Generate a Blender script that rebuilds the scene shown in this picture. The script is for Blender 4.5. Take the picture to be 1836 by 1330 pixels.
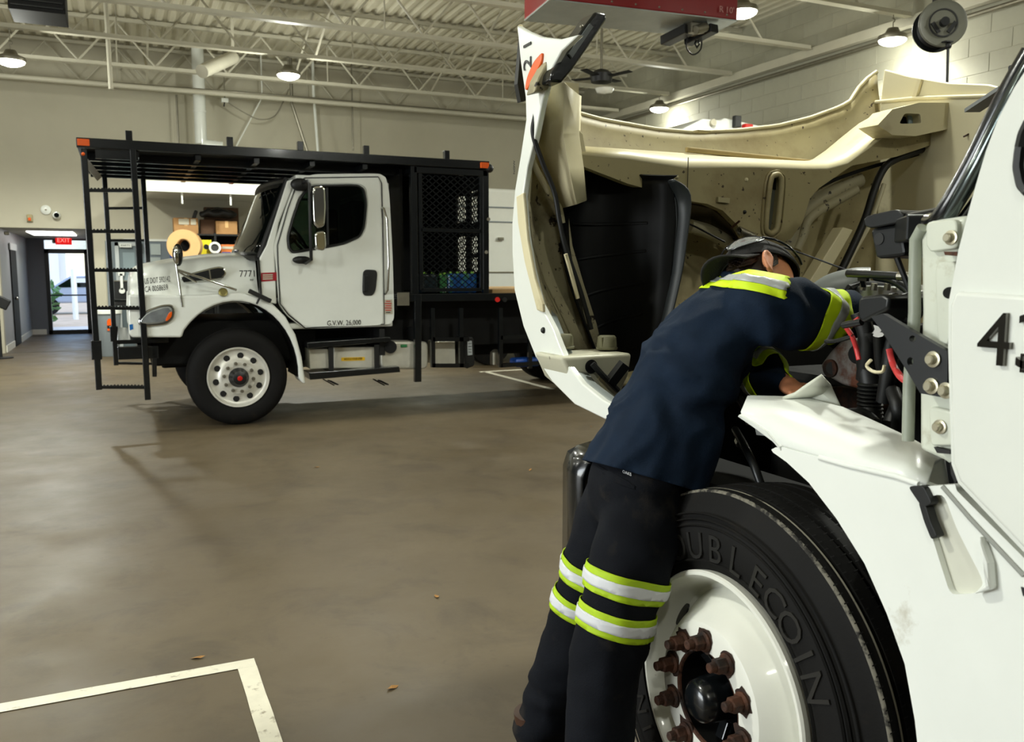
import bpy, bmesh, math, random
from mathutils import Vector, Matrix, noise
random.seed(7)
for o in list(bpy.data.objects): bpy.data.objects.remove(o)
S = bpy.context.scene
COL = S.collection

# ------------------------------------------------------------------ camera
CAM_H = 1.53
FPX, CX, CY = 1536.0, 918.0, 665.0
PITCH = math.atan((665-490)/FPX)
YAW = math.atan(703*math.cos(PITCH)/FPX)
FW = Vector((math.sin(YAW)*math.cos(PITCH), math.cos(YAW)*math.cos(PITCH), -math.sin(PITCH)))
RT = Vector((math.cos(YAW), -math.sin(YAW), 0))
UP = RT.cross(FW)
CAMP = Vector((0, 0, CAM_H))
cd = bpy.data.cameras.new('camera'); cam = bpy.data.objects.new('camera', cd); COL.objects.link(cam)
cam.matrix_world = Matrix.Translation(CAMP) @ Matrix((RT, UP, -FW)).transposed().to_4x4()
cd.sensor_width = 36; cd.lens = FPX/1836*36; cd.clip_start = .05; cd.clip_end = 300
cd.dof.use_dof = True; cd.dof.focus_distance = 2.75; cd.dof.aperture_fstop = 7.0
S.camera = cam

# ------------------------------------------------------------------ world, lamps, exposure
S.view_settings.view_transform = 'Standard'; S.view_settings.look = 'None'
S.view_settings.gamma = 1; S.view_settings.use_curve_mapping = False
S.view_settings.exposure = -.08
w = bpy.data.worlds.new('world'); S.world = w; w.use_nodes = True
wn = w.node_tree.nodes; wl = w.node_tree.links
bg = wn['Background']; sk = wn.new('ShaderNodeTexSky'); sk.sky_type = 'NISHITA'
sk.sun_elevation = math.radians(55); sk.sun_rotation = math.radians(150); sk.sun_disc = False
wl.new(sk.outputs[0], bg.inputs[0]); bg.inputs[1].default_value = .55
LAMP_COL = (.98, 1.0, .90)
LAMP_W = 150
# (x, y, z): first five hang in view, the others carry the same grid on behind and beside the camera
LAMPS = [(20, 110, 14.9), (517, 135, 14.9), (1600, 72, 9.07), (1331, 22, 9.07), (1182, 195, 14.9)]     # photo pixel and joist line
LAMPS_OFF = [(2.6, 9.07, 4.75), (-1.6, 9.07, 4.75), (-5.5, 9.07, 4.75), (-5.5, 14.9, 4.75),
             (-2.3, 3.2, 4.75), (3.2, 3.2, 4.75), (7.4, 3.2, 4.75), (-5.5, 3.2, 4.75), (-1.6, -2.6, 4.75), (3.4, -2.6, 4.75)]
LAMP_GAIN = [1.1, 1.2, .3, .6, .25, .28, .28, .2, .3, .62, .62, .2, .1, .18, .22]
# area light added to brighten the near truck, in an added, unseen bay opening (built below)
BAY = (1.2, 5.4, 3.4)                   # from y, to y, height
dl = bpy.data.lights.new('added_bay_light', 'AREA'); dl.shape = 'RECTANGLE'; dl.size = BAY[1]-BAY[0]; dl.size_y = BAY[2]-.5; dl.energy = 500; dl.color = (.97, 1.0, .99)
dlo = bpy.data.objects.new('added_bay_light', dl); COL.objects.link(dlo)
dlo.location = (-8.15, (BAY[0]+BAY[1])/2, BAY[2]/2+.2); dlo.rotation_euler = (math.radians(90), 0, math.radians(-90))


# ------------------------------------------------------------------ helpers
def V(px, py, X=None, Y=None, Z=None, D=None):
    """the real point where the line of sight of a photo pixel meets a plane of the room"""
    d = FW + RT*((px-CX)/FPX) - UP*((py-CY)/FPX)
    if X is not None: t = X/d.x
    elif Y is not None: t = Y/d.y
    elif Z is not None: t = (Z-CAM_H)/d.z
    else: t = D
    return CAMP + d*t

def s2l(c):
    return tuple(((x/255)/12.92 if x/255 <= .04045 else ((x/255+.055)/1.055)**2.4) for x in c)

MATS = {}
def mat(name, rgb, rough=.5, metal=0., var=.0, vscale=6., bump=0., bscale=40., coat=0., emit=None, spec=.5,
        dirt=None, dscale=3., dcut=(.5, .7), alpha=None, trans=0., spots=None, sscale=25., scut=(.68, .74), ior=1.45):
    if name in MATS: return MATS[name]
    m = bpy.data.materials.new(name); m.use_nodes = True
    nt = m.node_tree; N = nt.nodes; L = nt.links; b = N['Principled BSDF']
    c = s2l(rgb)
    b.inputs['Base Color'].default_value = (*c, 1); b.inputs['Roughness'].default_value = rough
    b.inputs['Metallic'].default_value = metal; b.inputs['Coat Weight'].default_value = coat
    b.inputs['Coat Roughness'].default_value = .08
    b.inputs['Specular IOR Level'].default_value = spec
    b.inputs['Transmission Weight'].default_value = trans; b.inputs['IOR'].default_value = ior
    if emit: b.inputs['Emission Color'].default_value = (*s2l(emit[0]), 1); b.inputs['Emission Strength'].default_value = emit[1]
    tc = N.new('ShaderNodeTexCoord'); src = None
    def noise_n(sc, det=5, rgh=.6):
        n = N.new('ShaderNodeTexNoise'); n.inputs['Scale'].default_value = sc; n.inputs['Detail'].default_value = det
        n.inputs['Roughness'].default_value = rgh; L.new(tc.outputs['Object'], n.inputs['Vector']); return n.outputs['Fac']
    def ramp(fac, a, bb):
        r = N.new('ShaderNodeMapRange'); r.inputs[1].default_value = a; r.inputs[2].default_value = bb; r.clamp = True
        L.new(fac, r.inputs[0]); return r.outputs[0]
    def mix(fac, a, bcol):
        x = N.new('ShaderNodeMix'); x.data_type = 'RGBA'
        L.new(fac, x.inputs[0])
        if isinstance(a, tuple): x.inputs[6].default_value = (*a, 1)
        else: L.new(a, x.inputs[6])
        x.inputs[7].default_value = (*bcol, 1); return x.outputs[2]
    cur = c
    if var:
        cur = mix(ramp(noise_n(vscale), .3, .7), tuple(x*(1+var) for x in c), tuple(x*(1-var) for x in c))
    if dirt:
        cur = mix(ramp(noise_n(dscale, 8, .65), *dcut), cur, s2l(dirt))
    if spots:
        cur = mix(ramp(noise_n(sscale, 3, .5), *scut), cur, s2l(spots))
    if not isinstance(cur, tuple): L.new(cur, b.inputs['Base Color'])
    if bump:
        bn = N.new('ShaderNodeBump'); bn.inputs['Strength'].default_value = bump; bn.inputs['Distance'].default_value = .01
        L.new(noise_n(bscale), bn.inputs['Height']); L.new(bn.outputs[0], b.inputs['Normal'])
    MATS[name] = m; return m

def wloc(o):
    v = Vector((0, 0, 0))
    while o is not None: v += o.location; o = o.parent
    return v

class MB:
    """collects shapes in room coordinates and links them as one mesh object"""
    def __init__(s): s.v = []; s.f = []
    def add(s, vs, fs):
        n = len(s.v); s.v += [Vector(v) for v in vs]; s.f += [tuple(i+n for i in f) for f in fs]; return s
    def box(s, c, d, rot=None):
        c = Vector(c); hx, hy, hz = d[0]/2, d[1]/2, d[2]/2
        vs = [Vector((x*hx, y*hy, z*hz)) for x in (-1, 1) for y in (-1, 1) for z in (-1, 1)]
        if rot is not None: vs = [rot @ v for v in vs]
        return s.add([c+v for v in vs], [(0,1,3,2),(4,6,7,5),(0,4,5,1),(2,3,7,6),(0,2,6,4),(1,5,7,3)])
    def bb(s, a, b):
        return s.box([(a[i]+b[i])/2 for i in range(3)], [abs(b[i]-a[i]) for i in range(3)])
    def bar(s, p, q, w, h, up=(0, 0, 1)):
        p = Vector(p); q = Vector(q); d = (q-p).normalized(); u = Vector(up)
        if abs(d.dot(u)) > .97: u = Vector((0, 1, 0)) if abs(d.y) < .9 else Vector((1, 0, 0))
        a = d.cross(u).normalized(); u = a.cross(d)
        vs = [e+a*(x*w/2)+u*(y*h/2) for e in (p, q) for x, y in ((-1,-1),(1,-1),(1,1),(-1,1))]
        return s.add(vs, [(3,2,1,0),(4,5,6,7),(0,1,5,4),(1,2,6,5),(2,3,7,6),(3,0,4,7)])
    def tube(s, pts, r, n=8, caps=True):
        pts = [Vector(p) for p in pts]; rs = r if isinstance(r, (list, tuple)) else [r]*len(pts)
        rings = []; u = None
        for i, p in enumerate(pts):
            t = (pts[min(i+1, len(pts)-1)]-pts[max(i-1, 0)]).normalized()
            if u is None: u = t.orthogonal().normalized()
            else: u = (u - t*u.dot(t)).normalized()
            w_ = t.cross(u)
            rings.append([p+(u*math.cos(2*math.pi*k/n)+w_*math.sin(2*math.pi*k/n))*rs[i] for k in range(n)])
        return s.loft(rings, caps)
    def cyl(s, p, q, r, r2=None, n=24): return s.tube([p, q], [r, r if r2 is None else r2], n)
    def loft(s, rings, caps=True):
        n = len(rings[0]); b0 = len(s.v)
        for r in rings: s.v += [Vector(v) for v in r]
        for i in range(len(rings)-1):
            for k in range(n):
                a = b0+i*n+k; b = b0+i*n+(k+1) % n
                s.f.append((a, b, b+n, a+n))
        if caps:
            s.f.append(tuple(b0+k for k in range(n))[::-1]); s.f.append(tuple(b0+(len(rings)-1)*n+k for k in range(n)))
        return s
    def lathe(s, prof, o, axis, n=48, closed=False, caps=True):
        """profile of (distance along axis, radius)"""
        o = Vector(o); ax = Vector(axis).normalized(); u = ax.orthogonal().normalized(); w_ = ax.cross(u)
        rings = [[o+ax*x+(u*math.cos(2*math.pi*k/n)+w_*math.sin(2*math.pi*k/n))*max(r, 1e-4) for k in range(n)] for x, r in prof]
        if closed: rings.append(rings[0])
        return s.loft(rings, caps=caps and not closed)
    def prism(s, pts, ext):
        pts = [Vector(p) for p in pts]; e = Vector(ext); n = len(pts)
        fs = [tuple(range(n))[::-1], tuple(range(n, 2*n))]+[(i, (i+1) % n, (i+1) % n+n, i+n) for i in range(n)]
        return s.add(pts+[p+e for p in pts], fs)
    def grid(s, rows):
        m = len(rows[0]); b0 = len(s.v)
        for r in rows: s.v += [Vector(v) for v in r]
        for i in range(len(rows)-1):
            for k in range(m-1):
                a = b0+i*m+k; s.f.append((a, a+1, a+1+m, a+m))
        return s
    def sphere(s, c, r, n=16, sc=(1, 1, 1), rot=None):
        c = Vector(c); rings = []
        for i in range(1, n):
            th = math.pi*i/n
            ring = []
            for k in range(n*2):
                ph = math.pi*k/n
                v = Vector((math.sin(th)*math.cos(ph)*sc[0], math.sin(th)*math.sin(ph)*sc[1], math.cos(th)*sc[2]))*r
                ring.append(c+(rot @ v if rot is not None else v))
            rings.append(ring)
        return s.loft(rings)
    def build(s, name, m, parent=None, smooth=0, bevel=0., seg=2, solid=0., kind=None, fix=True):
        off = wloc(parent) if parent is not None else Vector((0, 0, 0))
        me = bpy.data.meshes.new(name)
        me.from_pydata([v-off for v in s.v], [], s.f)
        if fix:
            bm = bmesh.new(); bm.from_mesh(me)
            bmesh.ops.recalc_face_normals(bm, faces=bm.faces); bm.to_mesh(me); bm.free()
        if m is not None: me.materials.append(m)
        o = bpy.data.objects.new(name, me); COL.objects.link(o)
        if parent is not None: o.parent = parent
        if solid:
            q = o.modifiers.new('solid', 'SOLIDIFY'); q.thickness = solid; q.offset = 0
        if bevel:
            q = o.modifiers.new('bevel', 'BEVEL'); q.width = bevel; q.segments = seg; q.limit_method = 'ANGLE'; q.angle_limit = math.radians(35)
            q.use_clamp_overlap = True
        if smooth:
            for p in me.polygons: p.use_smooth = True
            if smooth < 180:
                me.set_sharp_from_angle(angle=math.radians(smooth))
        if kind: o['kind'] = kind
        return o

def thing(name, label, cat, loc=(0, 0, 0), group=None):
    o = bpy.data.objects.new(name, None); COL.objects.link(o); o.location = loc; o.empty_display_size = .1
    return tag(o, label, cat, group)
def tag(o, label, cat, group=None):
    o['label'] = label; o['category'] = cat
    if group: o['group'] = group
    return o
def structure(o, label=None):
    o['kind'] = 'structure'
    if label: o['label'] = label
    return o
def lab(o, t): o['label'] = t; return o

def text_shape(txt, size, depth=.0, align='CENTER'):
    """outline of letters in the XY plane, as verts and faces"""
    cu = bpy.data.curves.new('letters', 'FONT'); cu.body = txt; cu.size = size; cu.extrude = depth
    cu.align_x = align; cu.align_y = 'CENTER'; cu.resolution_u = 3
    o = bpy.data.objects.new('letters', cu); COL.objects.link(o)
    me = bpy.data.meshes.new_from_object(o.evaluated_get(bpy.context.evaluated_depsgraph_get()))
    vs = [v.co.copy() for v in me.vertices]; fs = [tuple(p.vertices) for p in me.polygons]
    bpy.data.objects.remove(o); bpy.data.curves.remove(cu); bpy.data.meshes.remove(me)
    return vs, fs
def text_on(name, txt, size, at, right, up, m, parent, depth=.002, align='CENTER', bold=0, fit=None):
    vs, fs = text_shape(txt, size, depth, align)
    right = Vector(right).normalized(); up = Vector(up).normalized(); nn = right.cross(up)
    k = 1.
    if fit:
        wd = max(v.x for v in vs)-min(v.x for v in vs); k = fit/wd
    mb = MB(); mb.add([Vector(at)+right*v.x*k+up*v.y+nn*v.z for v in vs], fs)
    return mb.build(name, m, parent, fix=False)

def smoothstep(a, b, x):
    t = max(0, min(1, (x-a)/(b-a))); return t*t*(3-2*t)
def interp(xs, ys, x):
    if x <= xs[0]: return ys[0]
    for i in range(len(xs)-1):
        if x <= xs[i+1]:
            t = (x-xs[i])/(xs[i+1]-xs[i]); return ys[i]*(1-t)+ys[i+1]*t
    return ys[-1]
def spline(pts, n=8):
    """smooth curve through points"""
    P = [Vector(p) for p in pts]; out = []
    for i in range(len(P)-1):
        p0 = P[max(i-1, 0)]; p1 = P[i]; p2 = P[i+1]; p3 = P[min(i+2, len(P)-1)]
        for k in range(n):
            t = k/n
            out.append(.5*((2*p1)+(p2-p0)*t+(2*p0-5*p1+4*p2-p3)*t*t+(3*p1-p0-3*p2+p3)*t**3))
    return out+[P[-1]]

# ------------------------------------------------------------------ materials
M_white = mat('white_truck_paint', (226, 229, 222), .22, coat=.5, var=.02)
M_whiteB = mat('white_fender_plastic', (233, 236, 230), .3, coat=.25, var=.03, vscale=3, dirt=(170, 160, 135), dscale=5, dcut=(.66, .8))
M_wall = mat('painted_wall', (182, 177, 157), .55, var=.04, vscale=1.2)
M_block = mat('painted_block', (160, 158, 140), .6, var=.05, vscale=4, bump=.2, bscale=60)
M_deck = mat('painted_deck', (196, 191, 170), .5, var=.05, vscale=2)
M_steel = mat('painted_joist_steel', (182, 178, 160), .5, var=.06, vscale=3)
M_black = mat('black_gloss_steel', (14, 17, 19), .24, coat=.4, var=.2, vscale=8, bump=.08, bscale=25)
M_blackm = mat('black_matte_plastic', (17, 18, 18), .5, var=.15)
M_blackp = mat('black_satin_plastic', (22, 24, 25), .36, var=.1)
M_rubber = mat('tyre_rubber', (14, 13, 12), .74, spec=.25, var=.2, vscale=9, dirt=(40, 32, 23), dscale=6, dcut=(.58, .82), bump=.1, bscale=70)
M_under = mat('dark_underbody', (9, 9, 8), .62, spec=.25, var=.3, vscale=7)
M_glass = mat('dark_cab_glass', (5, 8, 8), .05, coat=.0, spec=.6)
M_chrome = mat('chrome', (205, 205, 200), .1, metal=1)
M_alu = mat('polished_aluminium', (205, 202, 190), .25, metal=1, var=.08, vscale=14)
M_dull = mat('dull_metal', (130, 126, 112), .4, metal=.8, var=.1, vscale=12)
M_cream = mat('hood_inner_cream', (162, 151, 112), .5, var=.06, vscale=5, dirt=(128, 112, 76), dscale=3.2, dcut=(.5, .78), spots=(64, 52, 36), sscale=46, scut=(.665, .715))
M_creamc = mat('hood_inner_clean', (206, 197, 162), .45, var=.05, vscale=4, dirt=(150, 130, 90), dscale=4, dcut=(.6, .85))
M_dirty = mat('dirty_hood_inner', (160, 152, 122), .55, var=.08, vscale=5, dirt=(96, 84, 60), dscale=5, dcut=(.52, .72), spots=(38, 30, 22), sscale=34, scut=(.62, .68))
M_rust = mat('rusty_iron', (74, 42, 24), .75, var=.35, vscale=18, dirt=(30, 20, 14), dscale=12, dcut=(.45, .6), bump=.5, bscale=60)
M_orange = mat('amber_lens', (226, 92, 20), .25, coat=.5)
M_red = mat('red_lens', (190, 24, 18), .3)
M_ink = mat('black_lettering', (22, 22, 22), .45)
M_yel = mat('yellow_lens', (232, 214, 30), .5)
M_line = mat('white_floor_paint', (214, 209, 190), .5, var=.08, vscale=9, dirt=(120, 108, 84), dscale=14, dcut=(.58, .72))
M_card = mat('cardboard', (158, 118, 72), .75, var=.07, vscale=7)
M_tan = mat('tan_paper_roll', (206, 166, 112), .7, var=.05)
M_grey = mat('grey_paint', (128, 136, 140), .45, var=.03)
from mathutils.bvhtree import BVHTree
def print_on(name, txt, size, at, right, m, parent, target, fit=None, lift=.004):
    """lettering laid on a surface that faces -Y"""
    bvh = BVHTree.FromObject(target, bpy.context.evaluated_depsgraph_get()); off = wloc(target)
    vs, fs = text_shape(txt, size)
    right = Vector(right).normalized(); k = fit/(max(v.x for v in vs)-min(v.x for v in vs)) if fit else 1
    out = []
    for v in vs:
        p = Vector(at)+right*v.x*k+Vector((0, 0, 1))*v.y
        h = bvh.ray_cast(Vector((p.x, p.y-1.5, p.z))-off, Vector((0, 1, 0)))
        out.append(Vector((p.x, (h[0]+off).y-lift if h[0] else p.y, p.z)))
    mb = MB(); mb.add(out, fs); return mb.build(name, m, parent, fix=False)
M_lens = mat('lamp_lens', (255, 252, 235), .4, emit=((255, 252, 236), 26))
# ------------------------------------------------------------------ room shell
YB, XR, XL, YF, ZD = 19.0, 10.45, -8.0, -6.0, 5.95      # back wall, right wall, left wall, front wall, deck underside
YH = 24.55                                               # end of the hallway
def floor_mat():
    m = mat('polished_concrete', (122, 108, 84), .34, bump=.06, bscale=14)
    nt = m.node_tree; N = nt.nodes; L = nt.links; b = N['Principled BSDF']; tc = N['Texture Coordinate']
    def nz(sc, det=6, r=.6, dist=0):
        n = N.new('ShaderNodeTexNoise'); n.inputs['Scale'].default_value = sc; n.inputs['Detail'].default_value = det
        n.inputs['Roughness'].default_value = r; n.inputs['Distortion'].default_value = dist; L.new(tc.outputs['Object'], n.inputs['Vector']); return n.outputs['Fac']
    def mr(f, a, c, lo=0, hi=1):
        r = N.new('ShaderNodeMapRange'); r.inputs[1].default_value = a; r.inputs[2].default_value = c; r.inputs[3].default_value = lo; r.inputs[4].default_value = hi
        L.new(f, r.inputs[0]); return r.outputs[0]
    def mx(f, a, c, mode='MIX'):
        x = N.new('ShaderNodeMix'); x.data_type = 'RGBA'; x.blend_type = mode; L.new(f, x.inputs[0])
        if isinstance(a, tuple): x.inputs[6].default_value = (*s2l(a), 1)
        else: L.new(a, x.inputs[6])
        x.inputs[7].default_value = (*s2l(c), 1); return x.outputs[2]
    c = mx(mr(nz(.55, 8), .32, .68), (95, 83, 62), (77, 66, 47))
    c = mx(mr(nz(2.3, 9, .7, .6), .50, .72, 0, .7), c, (60, 50, 37))
    c = mx(mr(nz(9, 6, .65), .62, .74, 0, .55), c, (58, 48, 36))
    c = mx(mr(nz(38, 3), .72, .78, 0, .6), c, (40, 33, 25))
    # tyre scuffs: stretched wave
    L.new(c, b.inputs['Base Color']); L.new(mr(nz(1.7, 7), .3, .7, .40, .58), b.inputs['Roughness'])
    return m
fl = MB(); fl.box((1.2, 6.5, -.06), (18.6, 25.2, .12)); fl.bb((-2.2, YB, -.12), (-.35, YH+.1, 0))
structure(fl.build('floor', floor_mat()), 'worn polished brown concrete floor with stains')

wb = MB()
HX0, HX1, HZ = -2.08, -.45, 2.40
wb.bb((XL, YB, 0), (HX0, YB+.2, ZD+.2)); wb.bb((HX1, YB, 0), (XR+.2, YB+.2, ZD+.2)); wb.bb((HX0, YB, HZ), (HX1, YB+.2, ZD+.2))
wall_back = structure(wb.build('wall_back', M_wall), 'tall off-white back wall with a hallway opening')
M_off = mat('dark_shop_wall', (62, 60, 54), .6)
structure(MB().bb((XL-.2, YF, 0), (XL, BAY[0], ZD+.2)).bb((XL-.2, BAY[1], 0), (XL, YB+.2, ZD+.2)).bb((XL-.2, BAY[0], BAY[2]), (XL, BAY[1], ZD+.2)).build('wall_left', M_off), 'dark side wall out of view with an added bay opening')
structure(MB().bb((XL-.2, YF-.2, 0), (XR+.2, YF, ZD+.2)).build('wall_front', M_off))
wr = structure(MB().bb((XR, YF, 0), (XR+.2, YB+.2, ZD+.2)).build('wall_right', M_block), 'painted concrete block wall')
# concrete blocks of the right wall: real courses with recessed joints
bw, bh = .62, .245
me = None; cnt = 0
for r in range(12):
    z = 2.92+r*bh
    for k in range(25):
        y = 3.6+k*bw+(bw/2 if r % 2 else 0)
        if y+bw/2 > YB: continue
        if me is None:
            o = MB().box((XR+.004, y, z+bh/2), (.018, bw-.011, bh-.011)).build('block', M_block, wr, bevel=.004, seg=1)
            me = o.data; y0, z0 = y, z
        else:
            o = bpy.data.objects.new('block', me); COL.objects.link(o); o.parent = wr
            q = o.modifiers.new('bevel', 'BEVEL'); q.width = .003; q.segments = 1; q.limit_method = 'ANGLE'
            o.location = (0, y-y0, z-z0)
        cnt += 1
# corrugated roof deck, flutes along Y
rows = []
xs = []
x = XL
while x < XR+.1:
    xs += [(x, ZD), (x+.07, ZD), (x+.10, ZD+.045), (x+.17, ZD+.045)]; x += .2
rows = [[(a, YF, z) for a, z in xs], [(a, YB+.1, z) for a, z in xs]]
structure(MB().grid(rows).build('ceiling', M_deck, solid=.02), 'white corrugated steel roof deck')
structure(MB().bb((XL-.2, YF-.2, ZD+.12), (XR+.3, YB+.3, ZD+.2)).build('trim_1', M_deck), 'roof slab above the deck')

# hallway
hw = MB(); hw.bb((HX0-.15, YB+.2, 0), (HX0, YH, HZ)); hw.bb((HX1, YB+.2, 0), (HX1+.15, YH, HZ))
M_hall = mat('hall_paint', (150, 152, 156), .45, var=.03)
structure(hw.build('wall_hall_sides', M_hall), 'grey hallway side walls')
DX0, DX1 = -1.70, -.72
he = MB(); he.bb((HX0-.1, YH, 0), (DX0, YH+.15, HZ+.1)); he.bb((DX1, YH, 0), (HX1+.15, YH+.15, HZ+.1)); he.bb((DX0, YH, 2.36), (DX1, YH+.15, HZ+.1))
structure(he.build('wall_hall_end', mat('hall_end_paint', (104, 108, 116), .5)), 'darker grey wall beside the exit door')
structure(MB().bb((HX0, YB+.2, HZ), (HX1, YH+.1, HZ+.08)).build('ceiling_hall', M_wall))
bs = MB(); bs.bb((HX0, YB+.2, 0), (HX0+.02, 20.6, .13)); bs.bb((HX0, 21.9, 0), (HX0+.02, YH, .13)); bs.bb((HX0+.02, YH-.02, 0), (DX0-.05, YH, .13)); bs.bb((DX1+.05, YH-.02, 0), (HX1, YH, .13))
structure(bs.build('baseboard_hall', mat('baseboard_white', (212, 210, 200), .4)), 'pale hallway baseboard')
structure(MB().bb((HX0, YB+.04, 0), (HX1, YB+.10, .006)).build('trim_2', M_dull), 'threshold strip where the hallway meets the workshop floor')
d1 = structure(MB().bb((HX0-.02, 20.72, 0), (HX0+.025, 21.78, 2.05)).build('door_1', mat('dark_door', (10, 10, 11), .6, spec=.2)), 'dark side door in the hallway wall')
MB().bb((HX0+.02, 20.6, 2.02), (HX0+.04, 21.86, 2.16)).build('sign_plate', mat('door_plate', (176, 178, 178), .4), d1)
MB().sphere((HX0+.06, 21.0, 1.0), .035, 8).build('door_knob', M_chrome, d1, smooth=180)
# glazed exit door with transom
d2 = MB()
d2.bb((DX0, YH-.03, 0), (DX0+.09, YH+.09, 2.14)); d2.bb((DX1-.09, YH-.03, 0), (DX1, YH+.09, 2.14)); d2.bb((DX0, YH-.03, 2.03), (DX1, YH+.09, 2.14)); d2.bb((DX0, YH-.03, 0), (DX1, YH+.09, .10))
d2 = structure(d2.build('door_2', mat('black_door_frame', (12, 13, 15), .35), bevel=.004), 'black framed glass exit door')
M_pane = mat('clear_pane', (250, 252, 252), .0, trans=1., ior=1.02, spec=.2)
MB().bb((DX0+.09, YH+.02, .10), (DX1-.09, YH+.03, 2.03)).build('glass_pane', M_pane, d2)
MB().tube([(DX0+.09, YH-.06, .98), (DX1-.09, YH-.06, .98)], .018).build('push_bar', M_blackm, d2)
MB().bb((DX0+.03, YH+.04, 2.14), (DX1-.03, YH+.05, 2.36)).build('transom_pane', mat('frosted_pane', (248, 250, 248), .55, trans=1., ior=1.1), d2)
for k in range(4): MB().bb((DX0+.03, YH+.025, 2.17+k*.05), (DX1-.03, YH+.04, 2.176+k*.05)).build('blind_slat', M_wall, d2)
sg = thing('exit_sign', 'red illuminated EXIT sign hanging above the hallway door', 'sign', (-1.28, 24.2, 2.15))
p = V(114, 431, Y=24.2)
MB().box(p, (.36, .06, .21)).build('sign_box', mat('exit_red', (214, 18, 20), .4, emit=((230, 22, 22), .9)), sg, bevel=.008)
MB().bb((p.x-.02, 24.18, p.z+.1), (p.x+.02, 24.22, HZ)).build('bracket', M_wall, sg)
text_on('lettering', 'EXIT', .15, p+Vector((0, -.034, 0)), (1, 0, 0), (0, 0, 1), mat('exit_letters', (250, 150, 140), .4, emit=((255, 150, 140), 1.2)), sg, fit=.28)
eb = thing('emergency_light', 'small dark emergency lamp box beside the exit sign', 'lamp', V(98, 433, Y=24.3))
MB().box(V(98, 433, Y=24.3), (.1, .08, .08)).build('housing', M_blackm, eb, bevel=.01); MB().cyl(V(95, 433, Y=24.24), V(95, 433, Y=24.2), .025).build('lens', M_dull, eb)
hp = structure(MB().bb((-1.72, 20.4, HZ-.02), (-.86, 22.2, HZ+.002)).build('trim_3', M_lens), 'lit hallway ceiling panel')
MATS['lamp_lens_hall'] = None; del MATS['lamp_lens_hall']
hp.data.materials[0] = mat('hall_panel', (255, 252, 245), .4, emit=((255, 252, 245), 6))

# outdoors seen through the glazed door
structure(MB().box((0, 60, -.14), (90, 71, .1)).build('ground_outside', mat('dry_ground', (206, 182, 152), .9, var=.15, vscale=2)), 'pale dry ground outside')
structure(MB().box((-1.2, 26.3, -.06), (6, 3.4, .1)).build('path_outside', mat('pale_walk', (214, 208, 200), .8)), 'concrete walk outside the door')
car = thing('parked_car', 'pale grey car parked outside beyond the exit door', 'car', (-1.0, 38, -.09))
prof = [(-2.2, .35), (-2.25, .75), (-1.3, .95), (-.6, 1.42), (.7, 1.45), (1.5, 1.0), (2.2, .9), (2.3, .4)]
MB().prism([(-1.2+a, 38, b) for a, b in prof], (0, 1.7, 0)).build('body', mat('car_grey', (150, 160, 176), .25, coat=.5), car, bevel=.08)
MB().prism([(-1.2+a, 37.98, b) for a, b in [(-1.15, .98), (-.55, 1.36), (.6, 1.38), (1.2, 1.0)]], (0, .03, 0)).build('side_window', M_glass, car)
for a in (-1.35, 1.35): MB().cyl((-1.2+a, 37.95, .25), (-1.2+a, 38.2, .25), .33).build('wheel', M_rubber, car)
hd = MB()
for k in range(240):
    c = Vector((-2.25+random.gauss(0, .24), 28.6+random.uniform(-2.0, 2.4), .1+random.random()*1.15)); r = Matrix.Rotation(random.random()*6, 3, Vector((random.random(), random.random(), random.random())).normalized())
    hd.box(c, (.2, .02, .13), r)
hd.build('hedge', mat('hedge_leaf', (70, 112, 52), .6, var=.3)); tag(bpy.data.objects['hedge'], 'clipped green hedge beside the walk outside the exit door', 'hedge')
bd = thing('pale_building', 'white building wall across the lot outside the door', 'building', (-4, 60, -.09))
MB().bb((-9, 60, -.09), (-3.4, 68, 7)).build('wall', mat('pale_stucco', (232, 232, 228), .8), bd); MB().bb((-9.2, 59.8, 7), (-3.2, 68.2, 7.3)).build('roof', M_grey, bd)
for i, (x, y, r, hh) in enumerate([(.2, 57, 2.0, 4.6), (3.6, 64, 2.6, 5.4)]):
    t = thing('tree', ['bushy green tree behind the parked car outside', 'taller dark tree at the right of the outdoor view'][i], 'tree', (x, y, -.09), 'trees across the lot')
    MB().tube([(x, y, -.09), (x+.1, y, hh*.5)], [.2, .12]).build('trunk', M_card, t)
    cr = MB()
    for k in range(260):
        v = Vector((random.gauss(0, 1), random.gauss(0, 1), random.gauss(0, 1))).normalized()*r*random.random()**.4
        cr.box(Vector((x, y, hh*.7))+v, (.7, .04, .5), Matrix.Rotation(random.random()*6, 3, v.normalized()))
    cr.build('crown', mat('tree_leaf', (84, 118, 84), .7, var=.3), t)
sp = thing('white_post_sign', 'white cross-shaped post sign in front of the parked car', 'sign', V(131, 500, Y=34))
q = V(132, 500, Y=34); MB().tube([(q.x, 34, -.1), (q.x, 34, q.z+.35)], .09).build('post', M_white, sp); MB().box((q.x+.3, 34, q.z-.05), (.7, .06, .16)).build('board', M_white, sp)

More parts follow.
